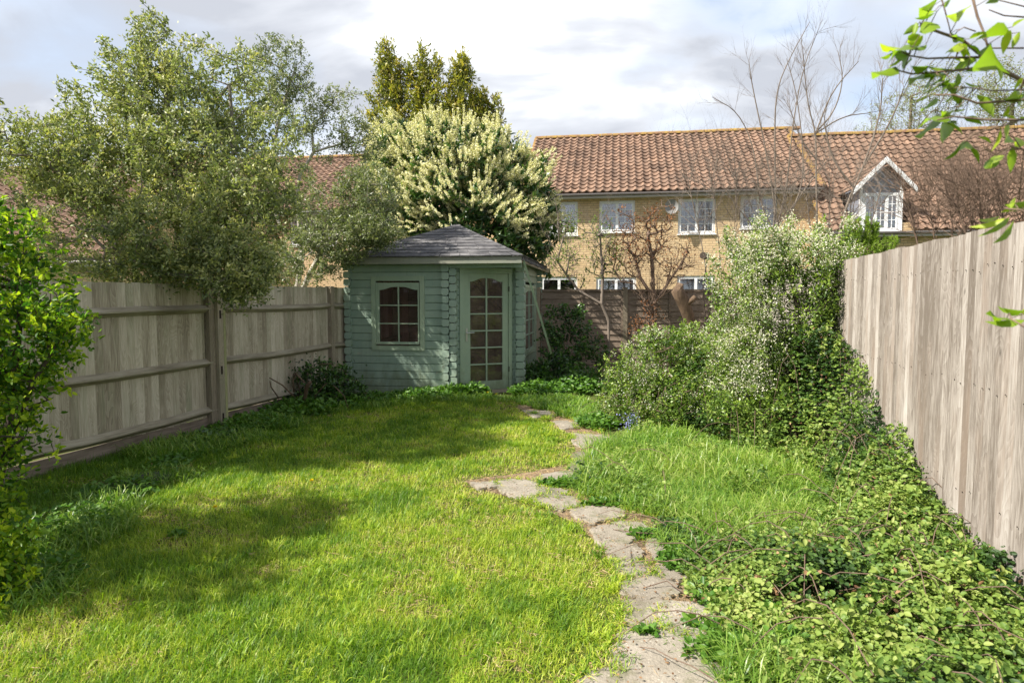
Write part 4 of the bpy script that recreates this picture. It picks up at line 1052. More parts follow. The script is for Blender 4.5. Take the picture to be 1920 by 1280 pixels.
# ================================================================== PLANTS
def sprigs(tips, dirs, n, length, spread, L, W, tpl=T_DIA, out=.8, up=None, tip_tint=0.0):
    k = len(tips); dirs = norm(dirs)
    u = R.uniform(0, 1, (k, n)); rnd = R.normal(size=(k, n, 3))
    p = tips[:, None] + dirs[:, None] * ((u - .75) * length)[..., None] + rnd * spread * (1.1 - u)[..., None]
    d = dirs[:, None] * out + R.normal(size=(k, n, 3)) * .6
    t = np.clip(R.normal(.42, .2, (k, n)) + R.normal(size=(k, 1)) * .14 + tip_tint * (u - .5), 0, 1)
    return leaves(tpl, p.reshape(-1, 3), d.reshape(-1, 3), L, W, t.ravel(), up)
def seedpx(*pl): return [P(*q) for q in pl]
def plant(name, label, cat, seeds, blobs, ntips, nleaf, L, W, leafm, barkm, slen=.3, sspr=.05, tpl=T_DIA, r0=.004, rmax=.09, shell=.5, outw=.8, group=None,
          upb=.5, step=.35, jit=.12, crown='crown', trunk='trunk', sides=5, tip_tint=.2, up=None, sag=0., kk=.25, ex=.5):
    base = np.array(seeds[0][0]).copy(); base[2] = 0
    t = thing(name, label, cat, base, 0, group)
    tips, u, k = blob_pts(blobs, ntips, shell); tips[:, 2] = np.maximum(tips[:, 2], .06)
    N, pa, tm = grow(seeds, tips, jit, step, kk, sag)
    r, c = radii(N, pa, r0, rmax, ex)
    skel_obj(trunk, N, pa, r, barkm, t, base, sides)
    i = np.where(tm)[0]; tp = N[i]; d = norm(tp - N[pa[i]]) + np.array([0, 0, upb]) + u[:0].sum() * 0
    if nleaf:
        s = [sprigs(tp, d, nleaf, slen, sspr, L, W, tpl, outw, up, tip_tint)]
        j = np.where((c <= 2) & ~tm & (pa >= 0))[0]      # a few leaves further down the twigs
        if len(j): s.append(sprigs(N[j], norm(N[j] - N[pa[j]]) + [0, 0, upb], max(2, nleaf // 5), slen, sspr * 1.3, L, W, tpl, outw, up, 0))
        leafobj(crown, s, leafm, t, base)
    return t, N, pa, tm, base
# ---- big evergreen behind the left fence
KE = .80
def ke(L, i=2): return [tuple(v * KE if q == i else v for q, v in enumerate(t)) for t in L]
_sd = [[(335, 760, 10.2), (338, 600, 10.2), (332, 480, 10.1), (338, 380, 10.1), (325, 250, 10.1), (300, 130, 10.2)], [(336, 560, 10.2), (270, 440, 9.9), (190, 380, 9.7), (90, 310, 9.5)],
       [(335, 520, 10.2), (400, 400, 9.8), (440, 280, 9.9), (430, 160, 10.0)], [(335, 560, 10.2), (300, 500, 9.2), (200, 470, 8.8), (160, 430, 8.7)], [(336, 620, 10.25), (100, 600, 9.4), (-150, 560, 8.2), (-373, 250, 6.8), (-373, -50, 6.75)]]  # last limb added to reach the unseen shading crown
_bl = [(290, 95, 10.3, 34, 85, .4, 1.0), (270, 150, 10.2, 80, 70, .7, .8), (225, 230, 10.0, 90, 90, .9, .9), (330, 220, 10.2, 100, 110, 1.0, 1.1), (420, 170, 10.3, 105, 95, .9), (150, 290, 9.8, 110, 75, .9, 1.2), (55, 270, 9.6, 75, 60, .8, 1.1), (30, 370, 9.4, 90, 70, .7, .55),
       (130, 390, 9.4, 110, 60, .8, .5), (250, 340, 9.8, 130, 90, 1.1), (390, 320, 9.7, 130, 110, 1.1), (450, 400, 9.4, 100, 100, .9, 1.2), (330, 440, 9.2, 110, 90, .9, 1.1), (200, 470, 9.0, 100, 60, .7, .6), (100, 480, 9.2, 60, 45, .5, .5), (440, 490, 8.9, 90, 60, .5, 1.3), (455, 530, 8.9, 55, 35, .25, 1.6), (530, 300, 9.6, 70, 100, .6, .5), (310, 500, 9.2, 130, 38, .5),
       (-373, -84, 6.75, 270, 330, 1.0, .6), (-300, 120, 7.2, 230, 160, 1.0, .6)]  # unseen crown left of frame, added to cast shade on the lawn
plant('evergreen_tree', 'large dense small-leaved evergreen tree spreading over the left fence', 'tree',
      [seedpx(*ke(q)) for q in _sd], ke(_bl), 3900, 38, .052, .023, M['oak'], M['bark'], .30, .055, r0=.003, rmax=.09, shell=.35, outw=.5, tip_tint=.35)
# ---- pale-barked open tree next to it
plant('slender_tree', 'open grey-green tree with pale bare stems between the big evergreen and the laurel', 'tree',
      [seedpx((545, 760, 11), (548, 600, 11), (568, 470, 11), (556, 380, 11), (562, 330, 11), (588, 285, 11), (585, 240, 11), (625, 190, 11)), seedpx((570, 440, 11), (530, 430, 10.8), (515, 400, 10.8), (505, 330, 10.8), (520, 240, 10.9), (545, 150, 11)),
       seedpx((588, 285, 11), (640, 270, 11), (690, 240, 11)), seedpx((558, 560, 11), (610, 460, 10.6), (660, 420, 10.4), (720, 400, 10.3))],
      [(525, 130, 11, 60, 60, .5), (560, 190, 11, 60, 70, .5, .8), (600, 240, 11, 60, 60, .5, .5), (645, 210, 11, 40, 60, .4, .5), (680, 270, 11, 40, 45, .4, .7), (500, 250, 11, 60, 80, .5, .6), (620, 380, 10.6, 80, 60, .6, .8), (690, 370, 10.4, 60, 65, .5, 2.0),
       (640, 440, 10.4, 90, 50, .6, 2.0), (700, 430, 10.1, 55, 36, .4, 2.4), (575, 480, 10.3, 90, 50, .6, 1.0), (520, 500, 9.8, 50, 40, .4)],
      1050, 40, .055, .020, M['oak2'], M['palebark'], .34, .06, r0=.0035, rmax=.055, shell=.3, outw=.5, tip_tint=.3)
# ---- flowering laurel
def laurel():
    seeds = [seedpx((880, 690, 15.2), (878, 560, 15.2), (870, 450, 15.2), (850, 340, 15.2)), seedpx((880, 560, 15.2), (950, 440, 15), (990, 350, 15)), seedpx((880, 560, 15.2), (780, 420, 15), (740, 330, 15))]
    blobs = [(830, 306, 14.9, 85, 75, 1.1), (900, 316, 14.9, 90, 75, 1.1), (760, 306, 15, 65, 60, .8), (970, 376, 14.8, 75, 85, 1.0), (1000, 436, 14.8, 50, 60, .8), (850, 386, 14.7, 130, 80, 1.2), (930, 436, 14.5, 95, 70, 1.0), (780, 396, 14.7, 75, 70, .9), (990, 346, 15, 45, 65, .6), (1015, 491, 14.7, 26, 40, .3, .5), (740, 276, 15.2, 35, 45, .4)]
    t, N, pa, tm, base = plant('laurel_tree', 'dome shaped laurel covered in upright cream flower spikes behind the summerhouse', 'tree', seeds, blobs, 1100, 15, .18, .06, M['laurel'], M['darkbark'], .22, .06, T_LONG,
        .006, .12, .75, .5, upb=.2, tip_tint=.2)
    tp = N[tm]; c0 = P(880, 400, 15.2)
    d = norm(tp - c0)
    # flowers face the sunny, upper and outer side
    sc = d[:, 2] * .9 - d[:, 1] * .75 - d[:, 0] * .18 + R.normal(size=len(tp)) * .28
    q = sc > .34 + .8 * (hash_noise(tp[:, 0] + 50, tp[:, 2] + 50, 1.6, 71) - .5); fp = tp[q]; fd = norm(d[q] * 1.0 + [0, -.1, .45]); n = len(fp)
    ns = 5; ax = norm(fd[:, None] + R.normal(size=(n, ns, 3)) * .24).reshape(-1, 3); sp = np.repeat(fp, ns, 0) + R.normal(size=(n * ns, 3)) * .075 + ax * .03
    nb = 60; H = R.uniform(.2, .33, n * ns)
    u = R.uniform(0, 1, (n * ns, nb)); a = R.uniform(0, 6.283, (n * ns, nb))
    e1 = norm(np.cross(ax, [.2, .9, .3])); e2 = np.cross(ax, e1)
    rad = .020 * (1.15 - u * .9)
    rd = e1[:, None] * np.cos(a)[..., None] + e2[:, None] * np.sin(a)[..., None]
    p = sp[:, None] + ax[:, None] * (u * H[:, None])[..., None] + rd * rad[..., None] * .6
    dd = rd + ax[:, None] * .5
    leafobj('blossom', [leaves(T_DIA, p.reshape(-1, 3), dd.reshape(-1, 3), .032, .030, R.uniform(0, 1, p.shape[0] * nb))], M['cream'], t, base)
laurel()
# ---- tall olive bay behind
plant('bay_tree', 'tall olive-yellow tree with several pointed tops rising above the laurel', 'tree',
      [seedpx((800, 660, 18), (800, 400, 18), (800, 250, 18), (800, 120, 18)), seedpx((800, 400, 18), (735, 230, 18), (724, 90, 18)), seedpx((800, 380, 18), (860, 240, 18), (864, 115, 18)), seedpx((800, 400, 18), (900, 300, 18), (925, 210, 18)), seedpx((800, 250, 18), (785, 160, 18), (792, 90, 18))],
      [(724, 100, 18, 13, 30, .2, 1.4), (728, 140, 18, 22, 40, .35, 1.6), (722, 195, 18, 34, 45, .6), (705, 235, 18, 25, 30, .4), (795, 105, 18, 20, 30, .25, 1.2), (795, 150, 18, 30, 45, .4, 1.4), (765, 130, 18, 10, 30, .2, 1.5), (822, 120, 18, 9, 24, .2, 1.5), (862, 125, 18, 17, 32, .25, 1.3), (864, 165, 18, 28, 45, .5, 1.4), (758, 190, 18, 36, 55, .5), (830, 190, 18, 34, 50, .5), (885, 215, 18, 34, 40, .4), (742, 150, 18, 16, 40, .3), (790, 220, 18, 80, 50, .9), (870, 220, 18, 50, 45, .7), (905, 195, 18, 16, 30, .3, 1.4), (932, 205, 18, 11, 28, .3, 1.2), (915, 240, 18, 28, 30, .4), (760, 270, 18, 60, 40, .8), (700, 270, 18, 18, 30, .3)],
      1000, 26, .115, .04, M['bay'], M['darkbark'], .5, .09, r0=.005, rmax=.1, shell=.25, outw=.9, upb=1.2, tip_tint=.5)
# ---- bright bush at the left edge, close to the camera
plant('leafy_bush', 'bright spring-green bush at the left edge in front of the fence', 'bush',
      [seedpx((-60, 1300, 3.7), (-20, 1000, 3.8), (10, 850, 3.9), (30, 700, 4.0), (40, 560, 4.0)), seedpx((10, 850, 3.9), (60, 720, 3.8), (110, 640, 3.8), (150, 600, 3.8)), seedpx((-40, 1100, 3.8), (-60, 800, 4), (-40, 600, 4), (-20, 450, 4))],
      [(10, 420, 4.1, 50, 55, .25), (50, 480, 4.1, 62, 60, .35), (-40, 500, 4, 80, 130, .5), (70, 560, 4.0, 75, 65, .4), (40, 640, 3.9, 90, 80, .45, 1.2), (110, 600, 3.9, 50, 50, .3), (140, 620, 3.9, 40, 35, .2, .7), (-50, 750, 3.9, 70, 160, .4), (50, 720, 3.8, 70, 45, .3, .8), (20, 800, 3.7, 40, 70, .2, .6), (85, 800, 3.8, 25, 70, .15, .35), (-10, 920, 3.5, 45, 60, .25, .7), (0, 1040, 3.3, 40, 60, .2, .8), (-20, 1150, 3.2, 60, 60, .2, 1.2), (15, 1010, 3.3, 40, 40, .15, .8), (30, 1090, 3.2, 25, 35, .12, .8), (-60, 1280, 3.2, 60, 100, .2),
       (-190, 470, 4.1, 110, 220, .5, .5), (-230, 700, 3.5, 130, 200, .5, .4), (-160, 900, 3.2, 90, 160, .35, .5), (-400, 560, 3.0, 220, 260, .5, .45), (-250, 520, 3.7, 160, 190, .5, .5)],  # off-frame part of the bush, filled out to shade the lawn
      1150, 22, .042, .022, M['bright'], M['darkbark'], .19, .05, T_LONG, .0022, .02, .25, .6, upb=.3, step=.2, tip_tint=.6)
# ---- near twigs top right
def near_branch():
    base = P(2250, 330, 1.5)
    t = thing('overhanging_branch', 'out of focus twigs with fresh green leaves reaching in at the top right', 'branch', base)
    Z = lambda a, b, d: P(1320 + a / 3.2, b / 3.2, d)
    tw = [([(2900, 1100), (2300, 640), (1920, 490), (1750, 400), (1560, 250), (1470, 215), (1300, 155)], 1.45, .0055), ([(1600, -60), (1640, 100), (1680, 200), (1730, 390)], 1.47, .0035), ([(1660, 345), (1480, 348), (1340, 352), (1230, 335)], 1.42, .0028),
          ([(1730, 395), (1500, 425), (1250, 445), (1150, 420)], 1.40, .0028), ([(1410, -60), (1450, 80), (1480, 200)], 1.46, .002), ([(2300, 640), (1920, 600), (1640, 620), (1500, 570), (1380, 570)], 1.36, .003), ([(2300, 640), (2100, 700), (1900, 720), (1700, 720), (1500, 700), (1400, 720)], 1.33, .003),
          ([(1900, 720), (1780, 760), (1620, 800), (1560, 860)], 1.35, .002), ([(1920, 290), (1730, 290), (1660, 220)], 1.5, .002), ([(2100, 100), (1920, 40), (1760, 0)], 1.5, .002), ([(2000, 110), (1800, 95), (1710, 60)], 1.5, .002), ([(2100, 850), (1920, 900), (1840, 880), (1750, 930)], 1.38, .0022),
          ([(2900, 1100), (2300, 1250), (1980, 1300), (1900, 1260), (1800, 1250)], 1.3, .003), ([(2900, 1100), (2300, 1700), (2050, 1990), (1920, 1960), (1840, 1910)], 1.3, .003), ([(1920, 540), (1740, 545), (1540, 520)], 1.4, .0018), ([(1630, 190), (1560, 165), (1520, 190), (1500, 215)], 1.46, .0015)]
    m = MB()
    for pl, d, r in tw:
        n = len(pl); m.tube([Z(a, b, d + .015 * math.sin(i * 2.1)) for i, (a, b) in enumerate(pl)], [r * (1 - .6 * i / n) for i in range(n)], 6)
    LV = [((1400, 0), (1315, 55)), ((1580, 45), (1480, 110)), ((1770, -10), (1700, 18)), ((1385, 80), (1270, 118)), ((1290, 140), (1195, 212)), ((1320, 130), (1400, 195)), ((1315, 215), (1215, 272)), ((1335, 270), (1238, 308)), ((1180, 290), (1058, 282)), ((1230, 320), (1165, 385)), ((1200, 330), (1115, 405)), ((1150, 400), (1010, 467)), ((1135, 320), (1065, 352)), ((1240, 350), (1210, 395)), ((1480, 200), (1545, 240)), ((1535, 255), (1458, 332)), ((1550, 260), (1562, 345)), ((1580, 270), (1665, 322)), ((1590, 235), (1700, 188)), ((1650, 225), (1822, 190)), ((1840, 180), (1790, 325)), ((1895, 190), (1845, 295)), ((1850, 165), (1930, 105)), ((1725, 280), (1650, 322)), ((1610, 350), (1480, 345)), ((1640, 360), (1478, 432)), ((1510, 420), (1325, 408)), ((1440, 440), (1325, 452)), ((1325, 440), (1238, 495)), ((1335, 418), (1255, 408)), ((1365, 450), (1340, 525)), ((1440, 450), (1378, 515)), ((1550, 435), (1700, 418)), ((1525, 440), (1500, 555)), ((1480, 475), (1400, 525)), ((1410, 515), (1318, 562)), ((1345, 570), (1255, 618)), ((1385, 590), (1308, 672)), ((1440, 500), (1505, 565)), ((1500, 570), (1545, 635)), ((1505, 560), (1450, 615)), ((1640, 620), (1765, 692)), ((1705, 590), (1638, 575)), ((1400, 700), (1288, 835)), ((1425, 740), (1460, 855)), ((1510, 690), (1395, 700)), ((1560, 705), (1668, 742)), ((1520, 725), (1438, 745)), ((1780, 690), (1895, 720)), ((1800, 700), (1832, 640)), ((1545, 870), (1448, 962)), ((1595, 880), (1655, 972)), ((1640, 820), (1725, 852)), ((1780, 770), (1738, 905)), ((1800, 780), (1835, 845)), ((1755, 930), (1688, 1025)), ((1850, 880), (1840, 1035)), ((1910, 600), (1828, 580)), ((1930, 560), (1818, 602)), ((1930, 860), (1850, 842)), ((1890, 1225), (1785, 1275)), ((1510, 660), (1440, 692)), ((1655, 520), (1560, 500)),
          ((1940, 1210), (1830, 1240)), ((1830, 1300), (1660, 1430)), ((1810, 1310), (1600, 1370)), ((1850, 1260), (1970, 1245)), ((1860, 1320), (1760, 1460)), ((1930, 1920), (1690, 1940)), ((1910, 1890), (1760, 1850)), ((1900, 1870), (1970, 1890)), ((1800, 1930), (1700, 1880)), ((1720, 350), (1800, 470)), ((1760, 420), (1700, 330)), ((1460, 740), (1560, 800)), ((1900, 700), (1980, 760)), ((1430, 0), (1490, -40)), ((1920, 460), (1860, 540))]
    for (a_, b_) in list(LV):
        for _ in range(1 if R.uniform() < .3 else 0):
            th = R.uniform(-1.3, 1.3); v_ = np.array(b_) - np.array(a_); v_ = np.array([v_[0] * math.cos(th) - v_[1] * math.sin(th), v_[0] * math.sin(th) + v_[1] * math.cos(th)]) * R.uniform(.45, .8)
            s_ = np.array(a_) + R.normal(size=2) * 16; LV.append((tuple(s_), tuple(s_ + v_)))
    P0 = np.array([Z(*a, 1.42 + R.normal() * .03) for a, b in LV]); P1 = np.array([Z(*b, 1.40 + R.normal() * .04) for a, b in LV])
    d = P1 - P0; L = np.linalg.norm(d, axis=1)
    tpl = (np.array([(0, 0, 0), (.25, .12, .03), (.5, .35, .08), (.42, .62, .07), (.2, .85, .0), (0, 1.04, -.09), (-.2, .85, .0), (-.42, .62, .07), (-.5, .35, .08), (-.25, .12, .03), (0, .35, -.02), (0, .62, -.03), (0, .85, -.06)]),
           [[(0, 1, 2, 10), (10, 2, 3, 11), (11, 3, 4, 12), (0, 10, 8, 9), (10, 11, 7, 8), (11, 12, 6, 7)], [(12, 4, 5), (12, 5, 6)]])
    nrm = norm(np.cross(d, np.array([0, 1, 0]) + R.normal(size=d.shape) * .55))
    sp_ = np.concatenate([np.linspace(Z(*pl[i], dd_ + .015 * math.sin(i * 2.1)), Z(*pl[i + 1], dd_ + .015 * math.sin((i + 1) * 2.1)), 12) for pl, dd_, _ in tw for i in range(len(pl) - 1)])
    for i in range(len(P0)):
        ds = np.linalg.norm(sp_ - P0[i], axis=1); s_ = sp_[ds.argmin()]
        if ds.min() > .002: m.tube([s_, (s_ + P0[i]) / 2 + [0, 0, .12 * ds.min()], P0[i] + d[i] * .05], [.0012, .0009, .0007], 4)
    m.build('twigs', M['twig'], t, base, True)
    v, ps, k = inst(tpl, P0, d, L, L * R.uniform(.30, .42, len(L)), nrm); tt = R.uniform(.1, 1, len(L))
    leafobj('leaf_spray', [(v, ps, k, tt)], M['branch_leaf'], t, base, True)
near_branch()
# ---- shrubs on the right
def flowers(t, name, mat, tp, base, n, s, L, W, k=1.0):
    p, o, _ = around(tp, n, s); q = R.uniform(0, 1, len(p)) < k
    leafobj(name, [leaves(T_DIA, p[q], o[q] + [0, -.3, .6], L, W)], mat, t, base)
t, N, pa, tm, base = plant('flowering_shrub', 'tall shrub with masses of tiny white blossom against the right fence', 'shrub',
      [seedpx((1490, 850, 6.9), (1495, 700, 6.9), (1500, 600, 6.9), (1480, 500, 6.9)), seedpx((1495, 720, 6.9), (1440, 650, 6.8), (1400, 560, 6.8)), seedpx((1460, 850, 6.9), (1510, 690, 6.9), (1545, 560, 6.9), (1555, 480, 6.9))],
      [(1395, 455, 7, 30, 22, .2), (1460, 442, 7, 40, 18, .2, .8), (1530, 438, 7, 30, 22, .2, .8), (1365, 452, 7, 9, 24, .1, 1.2), (1425, 430, 7, 9, 26, .1, 1.2), (1480, 422, 7, 8, 26, .1, 1.2), (1545, 418, 7, 8, 24, .1, 1.2), (1590, 430, 7, 8, 26, .1, 1.2), (1340, 520, 7, 16, 50, .2, .8), (1345, 640, 7.2, 24, 60, .3, .9), (1370, 750, 7.0, 60, 40, .4, .8), (1430, 485, 7, 70, 42, .4, 1.2), (1500, 485, 7, 80, 45, .45, 1.1), (1560, 480, 7, 42, 50, .3), (1400, 560, 6.9, 58, 80, .4), (1480, 580, 7, 100, 90, .55), (1545, 580, 7.1, 45, 90, .35), (1410, 660, 6.8, 60, 60, .4), (1500, 680, 7.0, 80, 60, .5, .6), (1560, 670, 6.9, 40, 60, .3, .6), (1430, 740, 6.6, 70, 40, .4, .8)],
      1250, 24, .036, .019, M['shrub'], M['darkbark'], .28, .05, r0=.0025, rmax=.035, shell=.05, outw=.5, upb=.8, step=.22, tip_tint=.5)
tp = N[tm]; px = 960 + F * tp[:, 0] / tp[:, 1]; pz = tp[:, 2]
py_ = 560 - (tp[:, 2] - CH) / tp[:, 1] * F
w = np.exp(-((px - 1395) / 55) ** 2) * 1.1 + .85 * np.exp(-((px - 1450) / 90) ** 2) * (py_ < 500) + .10 + .3 * (py_ < 490); fl = tp[(R.uniform(0, 1, len(tp)) < w) & (py_ < 730)]
flowers(t, 'blossom', M['whiteblossom'], fl, base, 46, .10, .017, .015)
t, N, pa, tm, base = plant('low_shrub', 'rounded low shrub sprinkled with white blossom beyond the path', 'shrub',
      [seedpx((1250, 800, 8.3), (1240, 720, 8.3), (1240, 650, 8.3)), seedpx((1260, 790, 8.3), (1310, 700, 8.3), (1320, 640, 8.3)), seedpx((1240, 790, 8.2), (1180, 720, 8.2))],
      [(1345, 730, 7.7, 50, 50, .4, 1.1), (1250, 645, 8.4, 60, 34, .5, 1.1), (1290, 625, 8.4, 35, 26, .3, .9), (1215, 632, 8.4, 22, 22, .2, .7), (1140, 760, 8.0, 26, 32, .3, .6), (1340, 665, 8.3, 40, 45, .4, 1.1), (1200, 690, 8.2, 60, 46, .5), (1300, 650, 8.5, 55, 42, .5, 1.2), (1320, 720, 8.1, 50, 60, .5), (1180, 750, 8.1, 50, 45, .4), (1250, 740, 7.9, 80, 50, .6), (1155, 700, 8.3, 30, 40, .3, .7)],
      1000, 24, .036, .021, M['shrub'], M['twig'], .24, .055, r0=.0025, rmax=.02, shell=.0, outw=.5, upb=.9, step=.22, tip_tint=.5)
tp = N[tm]; px = 960 + F * tp[:, 0] / tp[:, 1]; w = .15 + .75 * np.exp(-((px - 1190) / 45) ** 2) + .55 * np.exp(-((px - 1315) / 30) ** 2)
flowers(t, 'blossom', M['whiteblossom'], tp[R.uniform(0, 1, len(tp)) < w * .6], base, 26, .08, .015, .013)
# ---- ground cover of brambles
RP = [(1390, 1420), (1385, 1290), (1360, 1210), (1300, 1120), (1262, 1040), (1235, 990), (1330, 1005), (1400, 1015), (1470, 1010), (1545, 975), (1560, 915), (1490, 880), (1400, 850), (1300, 815), (1215, 806), (1150, 800), (1115, 775)]
rpoly = [G(*p)[:2] for p in RP] + [rf(s, .03)[:2] for s in (8.2, 6, 3, 0, -2.2)]
GAUSS = [(*G(1480, 830)[:2], .9, .8, .42), (*G(1300, 800)[:2], .8, .7, .45), (*G(1370, 760)[:2], .6, .6, .45), (*G(1560, 870)[:2], .5, .7, .3), (*G(1620, 900)[:2], .5, 1.2, .42), (*G(1400, 800)[:2], .9, .7, .35), (*rf(3.4, .35)[:2], .5, 1.0, .35), (*rf(1.5, .3)[:2], .45, .7, .16), (*G(1560, 1150)[:2], .35, .35, .10), (*G(1750, 1150)[:2], .5, .3, .12)]
def hb(x, y):
    h = np.full(len(x), .05) + .13 * hash_noise(x, y, 2.3, 21) + .12 * hash_noise(x, y, 5.5, 22) ** 1.5
    for gx, gy, sx, sy, a in GAUSS: h = h + a * np.exp(-((x - gx) / sx) ** 2 - ((y - gy) / sy) ** 2)
    e = np.min(np.linalg.norm(np.column_stack([x, y])[:, None] - dens(RP, 4)[None], axis=2), axis=1)
    return h * np.clip(.25 + e * 1.6, 0, 1)
def brambles():
    x, y = scatter(int(270000 * max(QG, .3)), rpoly, .4, 6, 1.8, 10.5, 1.0, 4.2); n = len(x)
    xa, ya = scatter(40000, [G(*p)[:2] for p in LGP], .4, 6, 1.8, 10.5, 1.0, 4.2); q = hash_noise(xa, ya, 2.1, 77) > .62
    x, y = np.concatenate([x, xa[q]]) , np.concatenate([y, ya[q]]); x = x + R.normal(0, .03, len(x)); y = y + R.normal(0, .05, len(x)); n = len(x)
    hole = hash_noise(x, y, 3.1, 31) > .8; q = R.uniform(0, 1, n) > hole * .72; x, y = x[q], y[q]; n = len(x)
    gx, gy = G(1510, 1180)[:2]; q = (((x - gx) / .26) ** 2 + ((y - gy) / .12) ** 2 > 1) | (R.uniform(0, 1, n) < .12); x, y = x[q], y[q]; n = len(x)
    h = hb(x, y); u = R.uniform(0, 1, n) ** .55; z = h * (.25 + .8 * u) + R.normal(size=n) * .012 + .01
    ctr = np.column_stack([x, y, np.maximum(z, .015)])
    a = R.uniform(0, 6.283, n); sz = R.uniform(.6, 1.3, n) * (1 + .12 * np.maximum(0, y - 4))
    sets = []; near = y < 5.5
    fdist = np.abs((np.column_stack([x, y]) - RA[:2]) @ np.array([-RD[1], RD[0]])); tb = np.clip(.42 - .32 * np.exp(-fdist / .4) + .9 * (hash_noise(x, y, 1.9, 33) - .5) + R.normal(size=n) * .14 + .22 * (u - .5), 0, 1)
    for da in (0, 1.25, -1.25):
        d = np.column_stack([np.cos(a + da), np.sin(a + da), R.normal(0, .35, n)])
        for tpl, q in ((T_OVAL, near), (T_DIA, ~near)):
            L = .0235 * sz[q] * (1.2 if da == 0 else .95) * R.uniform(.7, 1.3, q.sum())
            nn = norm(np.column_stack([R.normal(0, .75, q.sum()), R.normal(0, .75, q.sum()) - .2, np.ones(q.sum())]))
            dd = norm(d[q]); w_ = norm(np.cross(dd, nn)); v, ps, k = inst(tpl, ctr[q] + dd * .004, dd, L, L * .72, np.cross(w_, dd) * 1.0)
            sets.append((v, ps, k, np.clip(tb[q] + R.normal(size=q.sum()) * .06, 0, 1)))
    # a few large round dock leaves low down
    for (px_, py_, s_) in ((1790, 1212, .07), (1800, 1230, .05), (1660, 1235, .05), (1860, 1180, .05), (1560, 1255, .045), (1705, 1190, .04), (1450, 1225, .04)):
        g_ = G(px_, py_, .12); k_ = 5; a2 = R.uniform(0, 6.283, k_); sets.append(leaves(T_OVAL, np.tile(g_, (k_, 1)), np.column_stack([np.cos(a2), np.sin(a2), R.uniform(.1, .6, k_)]), s_ * 1.2, s_ * .9, np.full(k_, .6), ((0, -.3, 1), .3)))
    # upright shoots standing out of the carpet
    k = 420; j = R.integers(0, n, k); bp = ctr[j].copy(); hh = hb(bp[:, 0], bp[:, 1]); bp[:, 2] = hh
    dr = norm(np.column_stack([R.normal(0, .5, k), R.normal(0, .5, k), np.ones(k)])); m_ = 14; u_ = R.uniform(-.3, 1, (k, m_)); LL = R.uniform(.05, .16, k)
    pp_ = bp[:, None] + dr[:, None] * (u_ * LL[:, None])[..., None]; dd_ = R.normal(size=(k, m_, 3)) + [0, 0, .3]
    sets.append(leaves(T_OVAL, pp_.reshape(-1, 3), dd_.reshape(-1, 3), np.repeat(.034 * (1.1 + .1 * np.maximum(0, bp[:, 1] - 4)), m_), .023, np.clip(R.normal(.65, .2, k * m_), 0, 1), ((0, -.2, 1), .6)))
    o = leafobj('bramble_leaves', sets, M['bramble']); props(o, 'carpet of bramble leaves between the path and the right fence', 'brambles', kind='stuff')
    # arching stems
    out = []
    for i in range(260):
        j = R.integers(0, n); p = ctr[j].copy(); p[2] = .02; a_ = R.uniform(0, 6.283); L = R.uniform(.25, .8); H = hb(p[:1], p[1:2])[0] + R.uniform(.02, .12); pts = []
        for k in range(7):
            s = k / 6; pts.append(p + np.array([math.cos(a_) * L * s, math.sin(a_) * L * s, 4 * H * s * (1 - s) * .9 + R.normal() * .01]))
        out.append((pts, np.linspace(.0035, .0018, 7)))
    # a few runners across the path
    for pl in ([(1400, 1160), (1345, 1135), (1290, 1128), (1250, 1108), (1205, 1112)], [(1165, 840), (1140, 835), (1100, 842)], [(1260, 1010), (1200, 1015), (1150, 1000)]):
        out.append(([G(*p) + [0, 0, .03 + .03 * (k % 2)] for k, p in enumerate(pl)], [.003] * len(pl)))
    o = polys_obj('bramble_stems', out, M['twig']); props(o, 'thin brown bramble stems arching through the leaves', 'brambles', kind='stuff')
brambles()
def litter():
    x, y = scatter(26000, rpoly, .4, 6, 1.8, 10, 1.0, 4.2); n = len(x); q = R.uniform(0, 1, n) < .5; x, y = x[q], y[q]; n = len(x)
    z = hb(x, y) * R.uniform(.5, 1.05, n); s1 = leaves(T_OVAL, np.column_stack([x, y, z + .01]), R.normal(size=(n, 3)), .03, .018)
    x, y = scatter(7000, pathpoly, -1, 3, 1.9, 9, 1.0, 3.5); n = len(x)
    s2 = leaves(T_OVAL, np.column_stack([x, y, R.uniform(.034, .045, n)]), R.normal(size=(n, 3)) * [1, 1, .15], .016, .010, None, ((0, 0, 1), .4))
    o = leafobj('dead_leaves', [s1, s2], M['deadleaf']); props(o, 'curled brown dead leaves among the brambles and on the path', 'leaves', kind='stuff')
M['deadleaf'] = leaf_mat('dead_leaf', [(.10, .05, .025), (.22, .12, .06), (.34, .22, .12)], .8, .15, .2, 1.1)
litter()
